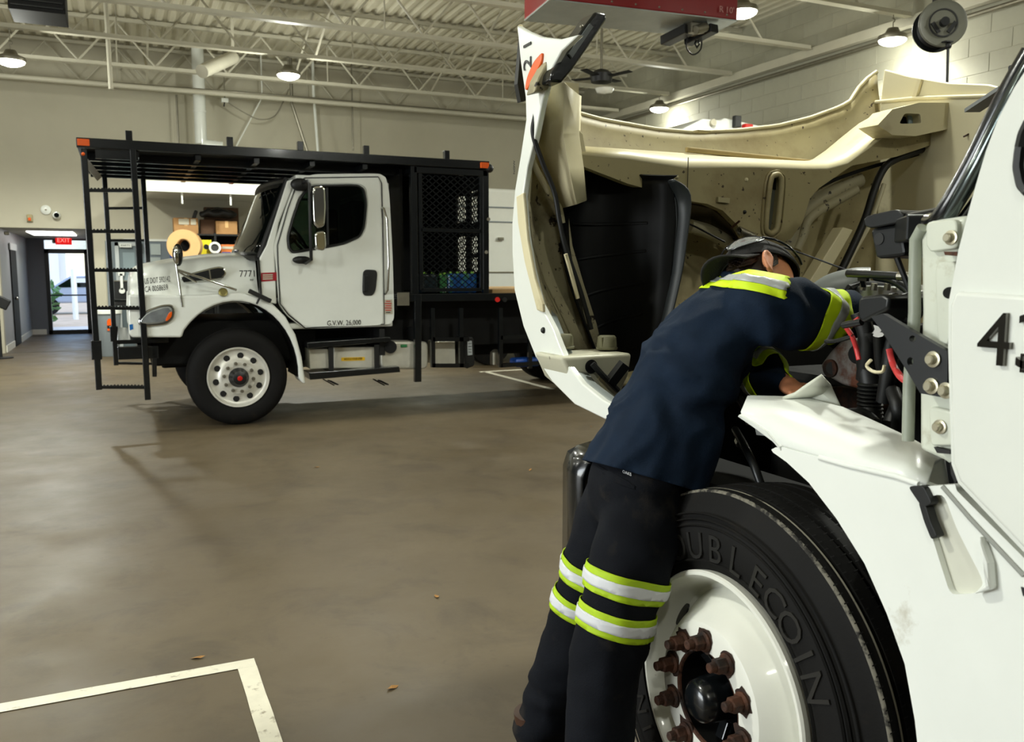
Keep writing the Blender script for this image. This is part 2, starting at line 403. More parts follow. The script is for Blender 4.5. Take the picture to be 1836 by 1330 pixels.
# ------------------------------------------------------------------ bar joists
JY = [18.78, 16.85, 14.9, 12.95, 11.0, 9.07, 7.1, 5.15, 3.2, 1.2]
ORD = ['first', 'second', 'third', 'fourth', 'fifth', 'sixth', 'seventh', 'eighth', 'ninth', 'tenth']
JB, JT = 5.10, 5.86
jx0, jx1 = -7.9, 10.25
webs = {}
for i, y in enumerate(JY):
    vis = y > 5
    j = thing('bar_joist', 'cream steel bar joist under the roof deck, %s from the back wall' % ORD[i], 'joist', (jx0, y, JB), 'bar joists under the roof deck')
    MB().bb((jx0, y-.035, JB), (jx1, y-.012, JB+.06)).bb((jx0, y+.012, JB), (jx1, y+.035, JB+.06)).bb((jx0, y-.06, JB-.006), (jx1, y+.06, JB)).build('bottom_chord', M_steel, j)
    MB().bb((jx0, y-.035, JT), (XR, y+.035, JT+.05)).bb((jx0, y-.06, JT+.045), (XR, y+.06, JT+.055)).build('top_chord', M_steel, j)
    step = 1.22; n = int((jx1-jx0)/step)
    for k in range(n):
        x = jx0+.1+k*step
        if not vis and k > 0: continue
        for kind, a, b in (('A', (x, JB+.05), (x+step/2, JT)), ('B', (x+step/2, JT), (x+step, JB+.05)), ('C', (x+step/2, JB+.05), (x+step/2, JT))):
            if kind == 'C' and k % 3: continue
            if kind not in webs:
                o = MB().tube([(a[0], y, a[1]), (b[0], y, b[1])], .018 if kind != 'C' else .012, 6).build('web_bar', M_steel, j, smooth=40)
                webs[kind] = (o.data, x)
            else:
                o = bpy.data.objects.new('web_bar', webs[kind][0]); COL.objects.link(o); o.parent = j; o.location = (x-webs[kind][1], 0, 0)
# cross bridging between joists
for i, (x, ya, yb) in enumerate([(-1.9, 12.95, 14.9), (3.1, 14.9, 16.85), (5.8, 14.9, 16.85), (5.8, 12.95, 14.9), (8.2, 11.0, 12.95), (8.2, 9.07, 11.0), (3.1, 12.95, 14.9), (.6, 16.85, 18.78)]):
    ya += .075; yb -= .075
    b = thing('cross_brace', 'X of thin steel bridging between two bar joists, %s of the braces from the left' % ORD[[0, 2, 4, 5, 6, 7, 3, 1][i]], 'brace', (x, ya, JB), 'cross bridging between joists')
    MB().bar((x, ya, JB+.05), (x, yb, JT), .035, .008).build('diagonal_bar', M_steel, b); MB().bar((x+.05, ya, JT), (x+.05, yb, JB+.05), .035, .008).build('diagonal_bar', M_steel, b)
# wall ledger and pipes
def pipe(name, pts, r, m, label, cat='pipe', n=10):
    o = MB().tube(pts, r, n).build(name, m, smooth=40); tag(o, label, cat); return o
tag(MB().bb((XR-.16, 4, 5.0), (XR-.02, YB, 5.14)).build('steel_ledger', M_steel, bevel=.006), 'cream steel ledger beam along the top of the block wall', 'beam')
pipe('sprinkler_pipe', [(-7.8, 17.6, 4.93), (10.3, 17.6, 4.93)], .045, M_steel, 'long sprinkler pipe running under the joists near the back wall')
pipe('conduit', [(-7.8, 17.75, 5.02), (-1, 17.75, 4.98), (3, 17.75, 5.02), (10.3, 17.75, 5.0)], .02, M_dull, 'thin grey electrical conduit beside the sprinkler pipe', 'conduit')
pipe('wall_conduit', [(XR-.1, 4.5, 4.9), (XR-.1, 18.8, 4.9)], .03, M_dull, 'dark conduit along the block wall below the ledger beam', 'conduit')
pipe('vertical_strut', [Vector((V(190, 20, Y=15.2).x, 15.2, ZD+.02)), V(199, 160, Y=15.2)], .035, M_steel, 'upright steel strut hanging from the roof at the left', 'strut')
a = V(356, 145, Y=18.3); b = V(360, 258, Y=18.3)
dd = thing('vent_pipe', 'fat white vent pipe dropping from the roof in front of the back wall', 'pipe', b)
MB().cyl((a.x, 18.3, 5.9), (a.x, 18.3, b.z), .115).build('riser', M_white, dd, smooth=40); MB().tube([(a.x-.0, 18.3, b.z), (a.x+.4, 18.3, b.z-.03)], .1, 14).build('elbow', M_white, dd, smooth=40)
MB().cyl((a.x, 18.3, b.z+.6), (a.x, 18.3, b.z+.64), .125).build('joint_ring', M_white, dd)
p = V(385, 258, Y=18.3); tag(MB().sphere(p, .07, 10).build('white_globe', M_white, smooth=180), 'small white globe fitting next to the vent pipe elbow', 'fitting')
pb = V(403, 180, Y=18.3); jb = thing('junction_box', 'small pale junction box with hanging flex on the back wall joist', 'box', pb)
MB().box(pb, (.13, .08, .08)).build('box', M_white, jb); MB().tube([pb, pb+Vector((-.02, 0, -.12))], .014, 6).build('plug', M_blackm, jb)
pipe('drooping_cable', [Vector((pb.x, 18.3, ZD+.02))]+spline([pb, V(440, 203, Y=18.3), V(468, 214, Y=18.3), V(495, 205, Y=18.3), V(518, 160, Y=18.3)]), .012, M_dull, 'grey cable drooping in a loop in front of the back wall', 'cable', 6)
pipe('hanging_cord', [Vector((V(562, 165, Y=18.4).x, 18.4, ZD+.02)), V(562, 165, Y=18.4), V(570, 272, Y=18.4)], .028, M_white, 'white cord hanging against the back wall behind the truck roof rack', 'cord', 8)
pipe('pale_cable', [Vector((V(470, 175, Y=18.4).x, 18.4, ZD+.02)), V(470, 175, Y=18.4), V(424, 262, Y=18.4)], .014, M_white, 'slanting pale cable hanging above the truck cab', 'cable', 6)
pipe('slanted_rod', [Vector((V(523, 186, Y=18.4).x, 18.4, ZD+.02)), V(523, 186, Y=18.4), V(551, 272, Y=18.4)], .03, M_dull, 'grey slanting strut against the back wall', 'strut', 6)
pipe('thin_drop_rod', [Vector((V(631, 168, Y=18.4).x, 18.4, ZD+.02)), V(631, 168, Y=18.4), V(633, 270, Y=18.4)], .016, M_dull, 'thin dark rod dropping down the back wall above the cage', 'rod', 6)
pipe('left_drop_conduit', [V(316, 170, Y=18.7), V(320, 258, Y=18.7)], .02, M_dull, 'thin conduit running down the back wall left of the vent pipe', 'conduit', 6)
# duct / fan near the back
p = V(395, 116, Y=15.6); du = thing('tilted_duct', 'pale round duct slung at a slant under the deck', 'duct', p)
MB().cyl(V(362, 128, Y=15.4), V(418, 103, Y=16.2), .11).build('duct_body', M_steel, du, smooth=40); MB().bar(V(418, 103, Y=16.2), Vector((V(418, 103, Y=16.2).x, 16.2, ZD+.02)), .05, .02).build('hanger', M_steel, du)

# ------------------------------------------------------------------ lamps
LAMP_LABEL = ['bright high-bay lamp at the far left under the joists', 'bright high-bay lamp above the black truck roof rack', 'bright high-bay lamp in front of the block wall, left of the hose reel',
              'bright high-bay lamp beside the red overhead heater', 'bright high-bay lamp low on the block wall above the raised hood']
for i, (x, y, z) in enumerate([tuple(V(a, b, Y=c)) for a, b, c in LAMPS]+LAMPS_OFF):
    t = thing('high_bay_lamp', LAMP_LABEL[i] if i < 5 else 'high-bay lamp out of frame, number words: row %s, place %s' % (ORD[min(9, i-5)], ORD[min(9, i-5)]), 'lamp', (x, y, z), 'high-bay lamps')
    if i >= 5: t['label'] = 'high-bay lamp hanging outside the view, %s of those behind or above the camera' % ORD[i-5] if i < 15 else ''
    MB().lathe([(0, .19), (.03, .2), (.06, .19), (.10, .10), (.16, .07), (.17, .0)], (x, y, z), (0, 0, 1), 24).build('housing', M_dull, t, smooth=40)
    MB().lathe([(-.075, .0), (-.070, .07), (-.05, .13), (-.025, .17), (-.001, .182), (0, .0)], (x, y, z), (0, 0, 1), 24).build('lens', M_lens, t, smooth=60)
    MB().tube([(x, y, z+.16), (x, y, z+.24)]+[(x+.03*math.sin(k), y, z+.27-.03*math.cos(k)) for k in (0, 1, 2, 3, 4)], .008, 6).build('hook', M_dull, t)
    MB().tube([(x, y, z+.28), (x, y, JB-.006)], .008, 6).build('hanger', M_dull, t)
    L = bpy.data.lights.new('lamp_light', 'SPOT'); L.energy = LAMP_W*6*LAMP_GAIN[i]; L.color = LAMP_COL; L.shadow_soft_size = .17; L.spot_size = math.radians(158); L.spot_blend = .5
    L2 = bpy.data.lights.new('lamp_glow', 'POINT'); L2.energy = LAMP_W*.85*max(.3, LAMP_GAIN[i]*.7 if i not in (2, 4) else 0) if i in (2, 4) else LAMP_W*.85*max(.6, LAMP_GAIN[i]*.7); L2.color = LAMP_COL; L2.shadow_soft_size = .1
    lo = bpy.data.objects.new('lamp_glow', L2); COL.objects.link(lo); lo.parent = t; lo.location = (0, 0, -.25)
    lo = bpy.data.objects.new('lamp_light', L); COL.objects.link(lo); lo.parent = t; lo.location = (0, 0, -.10)

# ceiling fan
p = V(1078, 150, Y=12.0); fan = thing('ceiling_fan', 'dark ceiling fan with a white light bowl under the deck', 'fan', p)
MB().lathe([(0, .02), (.02, .16), (.14, .18), (.2, .1), (.22, .03)], p, (0, 0, 1), 20).build('motor', M_blackm, fan, smooth=40)
MB().lathe([(0, .02), (-.02, .15), (-.08, .12), (-.1, .01)], p+Vector((.06, 0, -.05)), (0, 0, 1), 20).build('light_bowl', M_white, fan, smooth=60)
MB().cyl(p+Vector((0, 0, .2)), (p.x, p.y, ZD), .02).build('down_rod', M_dull, fan)
for k in range(4):
    an = .5+k*math.pi/2; d = Vector((math.cos(an), math.sin(an), 0)); MB().bar(p+d*.16+Vector((0, 0, .1)), p+d*.52+Vector((0, 0, .12)), .12, .012).build('blade', M_under, fan)

# things fixed on the wall above the hallway
q = V(101, 386, Y=18.95); sc = thing('security_camera', 'round white security camera with a dark lens on the wall above the hallway', 'camera', q)
MB().lathe([(0, .075), (.07, .075), (.12, .06), (.13, .0)], (q.x, 19, q.z), (0, -1, 0), 20).build('housing', M_white, sc, smooth=40); MB().cyl((q.x+.01, 18.88, q.z), (q.x+.01, 18.85, q.z), .045).build('lens', M_glass, sc)
q = V(82, 376, Y=18.95); sd = thing('smoke_detector', 'round white smoke detector on the wall above the hallway', 'detector', q)
MB().lathe([(0, .09), (.03, .09), (.05, .06), (.055, .0)], (q.x, 19, q.z), (0, -1, 0), 20).build('shell', M_white, sd, smooth=40); MB().cyl((q.x, 18.95, q.z), (q.x, 18.94, q.z), .02).build('grille', M_dull, sd)
q = V(53, 391, Y=18.95); hn = thing('alarm_strobe', 'small cream alarm strobe on the wall above the hallway', 'alarm', q)
MB().box((q.x, 18.97, q.z), (.1, .06, .14)).build('plate', M_cream, hn, bevel=.015); MB().box((q.x, 18.93, q.z-.02), (.05, .03, .06)).build('lens', M_orange, hn, bevel=.01)
q = V(8, 412, Y=18.96)
tag(MB().box((q.x, 19.3, q.z-.05), (.09, .09, .07)).build('motion_sensor', M_dull, bevel=.02), 'small grey motion sensor under the hallway lintel', 'sensor')
# black stand at the far left edge
q = V(6, 560, Z=0, D=None) if False else V(2, 640, Z=0)
st = thing('black_monitor_stand', 'black angled monitor on a stand at the far left edge by the hallway', 'stand', (q.x-.05, 17.9, 0))
qq = V(4, 540, Y=17.9)
MB().box(qq+Vector((-.05, 0, 0)), (.34, .05, .2), Matrix.Rotation(.5, 3, 'Y')).build('screen', M_blackm, st, bevel=.02)
MB().cyl((qq.x-.08, 17.9, .02), (qq.x-.08, 17.9, qq.z), .03).build('post', M_blackm, st); MB().lathe([(0, .2), (.02, .2), (.03, .03)], (qq.x-.08, 17.9, 0), (0, 0, 1)).build('base', M_blackm, st)

# white ledge (soffit) on the back wall, with its hangers
LX0 = V(262, 335, Y=17.3).x; lz0 = V(300, 344, Y=17.3).z
lg = thing('white_ledge', 'long white ledge jutting from the back wall over the shelf', 'ledge', (LX0, 17.3, lz0))
MB().bb((LX0, 17.3, lz0), (3.6, 19, lz0+.2)).build('ledge_box', M_white, lg, bevel=.01)
for px in (326, 413):
    a = V(px, 345, Y=17.4); MB().tube([(a.x, 17.4, lz0), (a.x, 17.4, lz0-.2)], .018, 8).build('hanger', M_white, lg)

# grey-blue service corner behind the ladder
def yb(px, py, Y=18.9): return V(px, py, Y=Y)
gp = structure(MB().bb((yb(165, 0).x, 18.97, 0), (3.4, 19, yb(250, 432).z)).build('wall_dado', mat('grey_blue_paint', (112, 122, 128), .5, var=.04)), 'grey-blue painted lower band of the back wall')
structure(MB().bb((yb(200, 0).x, 18.95, yb(250, 432).z), (3.4, 19, yb(250, 428).z)).build('trim_4', M_white), 'pale strip on top of the grey-blue band')
a, b = yb(205, 434), yb(262, 605)
dr = structure(MB().bb((a.x, 18.9, 0), (a.x+.07, 18.97, a.z)).bb((b.x-.07, 18.9, 0), (b.x, 18.97, a.z)).bb((a.x, 18.9, a.z-.07), (b.x, 18.97, a.z)).build('door_3', mat('pale_frame', (176, 182, 182), .4)), 'pale framed grey service door behind the black ladder')
MB().bb((a.x+.07, 18.93, 0), (b.x-.07, 18.97, a.z-.07)).build('door_leaf', mat('grey_leaf', (96, 108, 112), .4), dr)
MB().bb((a.x+.14, 18.92, 1.05), (b.x-.14, 18.935, a.z-.2)).build('glass_pane', mat('grey_glass', (128, 142, 146), .15), dr)
c = yb(222, 440); MB().box((c.x+.03, 18.88, c.z), (.22, .02, .075)).build('name_plate', M_white, dr)
text_on('lettering', 'PARTS', .05, (c.x+.03, 18.868, c.z), (1, 0, 0), (0, 0, 1), M_ink, dr, fit=.16)
wv = yb(218, 505); wn_ = thing('wrench_cutout', 'white wrench-shaped tool hanging on the service door', 'wrench', (wv.x, 18.86, wv.z))
MB().bar((wv.x, 18.86, wv.z-.16), (wv.x, 18.86, wv.z+.16), .05, .02, (0, 1, 0)).build('handle', M_white, wn_); 
MB().lathe([(0, .055), (.02, .055)], (wv.x, 18.87, wv.z-.18), (0, -1, 0)).build('ring_end', M_white, wn_); MB().prism([(wv.x-.07, 18.87, wv.z+.26), (wv.x-.02, 18.87, wv.z+.2), (wv.x+.02, 18.87, wv.z+.2), (wv.x+.07, 18.87, wv.z+.26), (wv.x+.05, 18.87, wv.z+.12), (wv.x-.05, 18.87, wv.z+.12)], (0, -.02, 0)).build('jaw', M_white, wn_)
bbx = thing('black_tool_board', 'black board low on the service door behind the wrench', 'board', yb(224, 520)); c = yb(222, 525)
MB().box((c.x, 18.9, c.z), (.34, .03, .5)).build('panel', M_blackm, bbx); MB().box((c.x, 18.88, c.z+.24), (.34, .03, .02)).build('rail', M_dull, bbx)
for i, (px, py) in enumerate([(279, 447), (279, 471)]):
    c = yb(px, py, 18.94); tag(MB().box((c.x, 18.955, c.z), (.19, .012, .22)).build('notice_sheet', mat('notice_paper', (168, 178, 176), .6)), ['upper pale notice sheet pinned on the grey-blue wall', 'lower pale notice sheet pinned on the grey-blue wall'][i], 'notice', 'notices on the grey-blue wall')
c = yb(311, 462, 18.6); tag(MB().box((c.x, 18.9, c.z), (.1, .05, .5)).build('blue_binder', mat('binder_blue', (42, 70, 160), .4), bevel=.01), 'narrow blue binder hanging behind the big paper roll', 'binder')
# bucket / bin under the ladder
c = V(191, 612, Z=0); c = Vector((c.x, 17.6, 0)); c.x = V(193, 590, Y=17.6).x
bn = thing('waste_bin', 'grey plastic waste bin with an orange label behind the ladder', 'bin', c); zt = V(193, 556, Y=17.6).z
MB().lathe([(0, .17), (.02, .18), (zt-.06, .24)], c, (0, 0, 1), 24).build('bucket', M_grey, bn, smooth=40); MB().lathe([(zt-.06, .26), (zt, .26), (zt+.03, .2), (zt+.03, 0)], c, (0, 0, 1), 24).build('lid', M_white, bn, smooth=30)
q = V(199, 582, Y=17.36); MB().box((q.x, 17.38, q.z), (.13, .02, .22)).build('warning_label', M_orange, bn); MB().box((q.x, 17.37, q.z-.04), (.13, .015, .05)).build('label_band', M_ink, bn)

# black shelf with its load
SY = 18.3
def ys(px, py): return V(px, py, Y=SY)
sx0, sx1 = ys(296, 0).x, ys(436, 0).x
z1, z2, z3 = ys(350, 420).z, ys(350, 459).z, ys(350, 500).z
sh = thing('black_shelf_unit', 'black steel shelf unit against the back wall behind the white hood', 'shelf', (sx0, SY, 0))
for z in (z1, z2, z3, .5): MB().bb((sx0, SY-.25, z-.03), (sx1, SY+.35, z)).build('shelf_board', M_blackp, sh)
for x in (sx0+.03, (sx0+sx1)/2, sx1-.03):
    for y in (SY-.22, SY+.3): MB().bb((x-.02, y-.02, 0), (x+.02, y+.02, z1+.02)).build('upright', M_blackp, sh)
MB().bb((sx0, SY+.33, .5), (sx1, SY+.35, z1)).build('back_panel', M_under, sh)
def carton(x0, y0, x1, y1, Y, d, label, m=M_card, tape=True, zb=None):
    a = V(x0, y0, Y=Y); b = V(x1, y1, Y=Y); z0 = zb if zb is not None else b.z
    t = thing('cardboard_box', label, 'box', ((a.x+b.x)/2, Y, z0), 'boxes on the black shelf')
    MB().bb((a.x, Y, z0+.002), (b.x, Y+d, a.z)).build('carton', m, t, bevel=.006)
    if tape: MB().bb(((a.x+b.x)/2-.03, Y-.004, (a.z+z0)/2), ((a.x+b.x)/2+.03, Y+.001, a.z+.002)).build('tape', M_tan, t)
    return t, a, b
t, a, b = carton(311, 390, 356, 420, 18.1, .4, 'cardboard box with two white shipping labels on the shelf top, left', zb=z1)
MB().bb((a.x+.09, 18.085, a.z-.13), (a.x+.28, 18.1, a.z-.02)).build('shipping_label', M_wall, t); MB().bb((a.x+.31, 18.085, a.z-.13), (b.x-.04, 18.1, a.z-.02)).build('shipping_label', M_wall, t)
carton(359, 393, 386, 420, 18.2, .17, 'dark brown cardboard box in the middle of the shelf top', mat('dark_card', (74, 50, 30), .8), False, zb=z1)
carton(387, 396, 426, 420, 18.06, .28, 'light cardboard box at the right end of the shelf top', zb=z1)
carton(366, 371, 429, 419, 18.40, .22, 'tall dark cardboard box at the back of the shelf top', mat('dark_card', (74, 50, 30), .8), False, zb=z1)
q = V(390, 383, Y=18.12); bag = thing('black_bag', 'crumpled black bag lying on top of the cardboard boxes', 'bag', q)
mb = MB(); mb.sphere(q, .3, 12, (1.25, .45, .32)); 
for v in mb.v: v += Vector((noise.noise(v*6), noise.noise(v*6+Vector((5, 0, 0))), noise.noise(v*6+Vector((0, 9, 0)))))*.05
mb.build('bag_body', M_blackm, bag, smooth=180); MB().tube(spline([q+Vector((-.2, -.1, .03)), q+Vector((0, -.12, .1)), q+Vector((.25, -.1, .02))]), .02, 6).build('strap', M_black, bag)
q = V(349, 386, Y=18.2); tag(MB().box(q, (.07, .1, .2), Matrix.Rotation(.35, 3, 'Y')).build('black_bottle', M_blackm, bevel=.02), 'small black bottle leaning on the labelled cardboard box', 'bottle')
# big roll
q = V(329, 440, Y=17.55); rr = (V(329, 411, Y=17.55).z-V(329, 469, Y=17.55).z)/2; ax = Vector((-.25, -1, .0))
rl = thing('paper_roll', 'big tan paper roll on its side with a dark open core', 'roll', q)
MB().lathe([(0, rr), (.3, rr), (.3, rr*.4), (0, rr*.4)], q, -ax, 40, closed=True).build('wound_paper', M_tan, rl, smooth=40, bevel=.008); MB().lathe([(.02, rr*.41), (.28, rr*.41), (.28, rr*.36), (.02, rr*.36)], q, -ax, 30, closed=True).build('core', M_card, rl, smooth=40)
tag(MB().bb((q.x-.35, 17.5, q.z-rr-.03), (q.x+.35, 18.0, q.z-rr-.002)).bb((q.x-.33, 17.52, 0), (q.x-.28, 17.57, q.z-rr-.03)).bb((q.x+.28, 17.52, 0), (q.x+.33, 17.57, q.z-rr-.03)).bb((q.x+.28, 17.93, 0), (q.x+.33, 17.98, q.z-rr-.03)).bb((q.x-.33, 17.93, 0), (q.x-.28, 17.98, q.z-rr-.03)).build('roll_table', M_blackp), 'low black table under the big tan paper roll', 'table')
q = V(370, 445, Y=18.1); yb_ = thing('yellow_box', 'bright yellow box with a black emblem on the middle shelf', 'box', (q.x, 18.1, z2)); hz = V(370, 430, Y=18.1).z
MB().bb((q.x-.1, 18.1, z2+.001), (q.x+.1, 18.3, hz)).build('carton', M_yel, yb_, bevel=.004); MB().lathe([(0, .05), (.004, .05)], (q.x, 18.1, (hz+z2)/2+.02), (0, -1, 0)).build('emblem', M_ink, yb_)
q = V(385, 447, Y=18.05); wr_ = thing('white_cup_roll', 'white plastic funnel bucket tipped toward the room on the shelf', 'bucket', q)
MB().lathe([(0, .1), (.03, .115), (.03, .075), (-.02, .07)], q+Vector((0, -.03, .03)), (0, -1, .15), 28, closed=True).build('rim', M_white, wr_, smooth=40); MB().lathe([(-.01, .07), (.0, .07), (.0, 0)], q+Vector((0, -.02, .03)), (0, -1, .15)).build('dark_core', M_blackm, wr_); MB().cyl(q+Vector((.0, 0, -.02)), (q.x, 18.1, z2+.002), .09, .06).build('stem', M_white, wr_, smooth=40)
t, a, b = carton(396, 438, 423, 459, 18.12, .25, 'orange printed carton with a blue band on the middle shelf', mat('orange_carton', (196, 108, 46), .6), False, zb=z2)
MB().bb((a.x+.02, 18.112, z2+.02), (b.x-.05, 18.12, z2+.08)).build('blue_band', mat('binder_blue', (42, 70, 160), .4), t); MB().bb((a.x+.02, 18.112, a.z-.09), (b.x-.02, 18.12, a.z-.04)).build('pale_band', M_wall, t)

# ------------------------------------------------------------------ floor markings and litter
def stripe(name, pts, wd, label):
    mb = MB()
    for p, q in zip(pts[:-1], pts[1:]):
        p = Vector(p); q = Vector(q); d = (q-p).normalized(); s = Vector((-d.y, d.x, 0))*wd/2
        k = max(2, int((q-p).length/.08)); rows = []
        for i in range(k+1):
            c = p+(q-p)*i/k; j = random.uniform(-.004, .004)
            rows.append([c+s*(1+j*8)+Vector((0, 0, .003)), c-s*(1+j*8)+Vector((0, 0, .003))])
        mb.grid(rows)
    o = mb.build(name, M_line, fix=False); structure(o, label); return o
P0, P1, P2 = V(-40, 1273, Z=0), V(459, 1191, Z=0), V(505, 1345, Z=0)
yl = (P0.y+P1.y)/2
stripe('trim_5', [(-2.5, yl, 0), (P1.x+.0, yl, 0)], .07, 'worn white painted bay line running left')
stripe('trim_8', [(P1.x-.035, yl-.036, 0), (P1.x-.035, .6, 0)], .07, 'worn white painted bay line with a corner on the concrete')
A0, A1, A2 = V(860, 667, Z=0), V(1005, 657, Z=0), V(910, 684, Z=0)
stripe('trim_6', [(A0.x, A0.y, 0), (A1.x+2, A0.y+.1, 0)], .09, 'far white painted bay line behind the black cage truck')
stripe('trim_7', [(A0.x+.1, A0.y, 0), (A0.x+.12, A2.y-1, 0)], .09, 'far white painted line turning toward the camera')
M_leaf = mat('dry_leaf', (150, 108, 54), .8)
for i, (px, py, lbl) in enumerate([(704, 1234, 'tan leaf scrap lying just right of the painted corner'), (568, 838, 'tan leaf scrap on the floor in front of the truck wheel'), (355, 1180, 'tan leaf scrap lying behind the painted line'), (783, 1070, 'dark leaf scrap in the middle of the open floor'), (951, 843, 'tan leaf scrap on the floor left of the mechanic'), (1060, 765, 'pale scrap on the floor under the raised hood')]):
    q = V(px, py, Z=.0); a = random.random()*6
    o = MB().add([q+Vector((math.cos(a+t)*r, math.sin(a+t)*r, z)) for t, r, z in ((0, .03, .002), (1.2, .012, .008), (2.5, .014, .004), (3.14, .03, .010), (3.9, .012, .007), (5.2, .013, .003))], [(0, 1, 5), (1, 2, 4, 5), (2, 3, 4)]).build('leaf_scrap', M_leaf, fix=False)
    tag(o, lbl, 'leaf', 'leaf scraps on the floor')
# ------------------------------------------------------------------ white and black work truck, side on (faces -X)
YS, YR = 8.95, 11.25            # near and far side planes
def A(px, py, Y=YS): return V(px, py, Y=Y)
TA = thing('work_truck', 'white cab work truck with black roof rack, ladder and mesh cage, numbered 7771', 'truck', (1.04, 10.1, 0))
def keyhole(mb, outer, holes, ext):
    """plate with openings: flat outline, holes, thickness"""
    bm = bmesh.new(); ed = []
    for lp in [outer]+holes:
        vs = [bm.verts.new(p) for p in lp]
        ed += [bm.edges.new((vs[i], vs[(i+1) % len(vs)])) for i in range(len(vs))]
    bmesh.ops.triangle_fill(bm, use_beauty=True, use_dissolve=False, edges=ed)
    bm.verts.index_update()
    vs = [v.co.copy() for v in bm.verts]; fs = [tuple(v.index for v in f.verts) for f in bm.faces]; n = len(vs); e = Vector(ext)
    mb.add(vs+[v+e for v in vs], fs+[tuple(i+n for i in f)[::-1] for f in fs])
    k = 0
    for lp in [outer]+holes:
        m = len(lp)
        mb.add(list(lp)+[Vector(p)+e for p in lp], [(i, (i+1) % m, (i+1) % m+m, i+m) for i in range(m)])
    bm.free(); return mb
def rnd(pts, n=4, k=.35):
    """round the corners of a closed outline"""
    out = []; m = len(pts)
    for i in range(m):
        p0, p1, p2 = Vector(pts[i-1]), Vector(pts[i]), Vector(pts[(i+1) % m])
        a = p1+(p0-p1)*k; b = p1+(p2-p1)*k
        for j in range(n+1):
            t = j/n; out.append(a*(1-t)**2+p1*2*t*(1-t)+b*t*t)
    return out

# --- cab: two side shells with window openings, roof, rear wall, floor
YC = 9.02; YCF = 11.12; CW = .07
def cabpts(lst, Y=YC): return [Vector((A(x, y, YC).x, Y, A(x, y, YC).z)) for x, y in lst]
side = [(546, 590), (515, 566), (500, 545), (494, 470), (490, 442), (512, 372), (527, 332), (540, 318), (565, 312), (680, 311), (692, 318), (698, 345), (704, 460), (707, 570), (700, 582)]
win = [(518, 444), (516, 425), (525, 392), (538, 355), (556, 334), (640, 332), (652, 340), (656, 365), (652, 408), (644, 424), (615, 437), (540, 450), (524, 452)]
cab = MB()
keyhole(cab, rnd(cabpts(side), 3, .2), [rnd(cabpts(win), 3, .25)], (0, CW, 0))
keyhole(cab, [p+Vector((0, YCF-YC, 0)) for p in rnd(cabpts(side), 3, .2)], [[p+Vector((0, YCF-YC, 0)) for p in rnd(cabpts(win), 3, .25)]], (0, -CW, 0))
ra, rb = A(540, 316, YC), A(692, 316, YC); zf = A(540, 590, YC).z; xw = A(704, 450, YC).x
cab.bb((ra.x-.05, YC+.03, ra.z-.06), (rb.x-.02, YCF-.03, ra.z+.02))
cab.bb((xw-.06, YC+.03, zf), (xw-.02, YCF-.03, ra.z-.02))
cab.bb((A(502, 0, YC).x, YC+.03, zf), (xw, YCF-.03, zf+.06))
cab_o = cab.build('cab_shell', M_white, TA, bevel=.018, seg=3, smooth=40)
# door seams, recessed-looking dark gaskets sitting proud by a hair
def line_on(name, pts, r, m, parent, Y=YC-.002, n=6):
    return MB().tube([Vector((A(x, y, YC).x, Y, A(x, y, YC).z)) for x, y in pts], r, n).build(name, m, parent, smooth=60)
dr_ = MB(); dpts = rnd(cabpts([(547, 586), (518, 562), (504, 542), (500, 470), (499, 440), (518, 376), (533, 334), (546, 322), (676, 320), (681, 330), (684, 440), (686, 578), (680, 583)], YC-.012), 3, .2)
keyhole(dr_, dpts, [rnd(cabpts([(514, 448), (512, 424), (522, 388), (535, 352), (553, 330), (642, 328), (656, 337), (660, 365), (656, 410), (646, 428), (615, 441), (540, 455), (522, 456)], YC-.012), 3, .25)], (0, .012, 0))
door = dr_.build('door', M_white, TA, bevel=.005, seg=2, smooth=40)
line_on('seam', [(547, 588), (517, 564), (502, 544), (498, 470), (497, 440), (516, 374), (531, 333), (546, 319), (678, 317), (684, 328), (687, 440), (689, 581), (547, 588)], .006, M_ink, door, YC-.004)
gk = MB(); gpts = rnd(cabpts(win, YC-.012), 3, .25); gk.tube(gpts+[gpts[0]], .014, 6); gk.build('window_gasket', M_blackm, door, smooth=60)
gl = MB().prism(rnd(cabpts(win, YC+.02), 3, .25), (0, .008, 0)).build('window_pane', mat('tinted_glass', (120, 140, 130), .0, trans=1., ior=1.3), door)
for y in (YCF-.03,):
    MB().prism(rnd(cabpts(win, y), 3, .25), (0, .008, 0)).build('window_pane', MATS['tinted_glass'], cab_o)
MB().bar(*[A(x, y, YC+.015) for x, y in ((586, 333), (588, 441))], .022, .02, (0, 1, 0)).build('window_divider', M_blackm, door)
hnd = rnd([A(x, y, YC-.03) for x, y in ((651, 488), (656, 483), (674, 484), (677, 490), (674, 520), (668, 530), (654, 530), (650, 524))], 3, .3)
MB().prism(hnd, (0, .02, 0)).build('door_handle', M_blackm, door, bevel=.006, smooth=40)
MB().bar(A(656, 494, YC-.045), A(656, 522, YC-.045), .05, .02, (0, 1, 0)).build('handle_grip', M_blackp, door, bevel=.006)
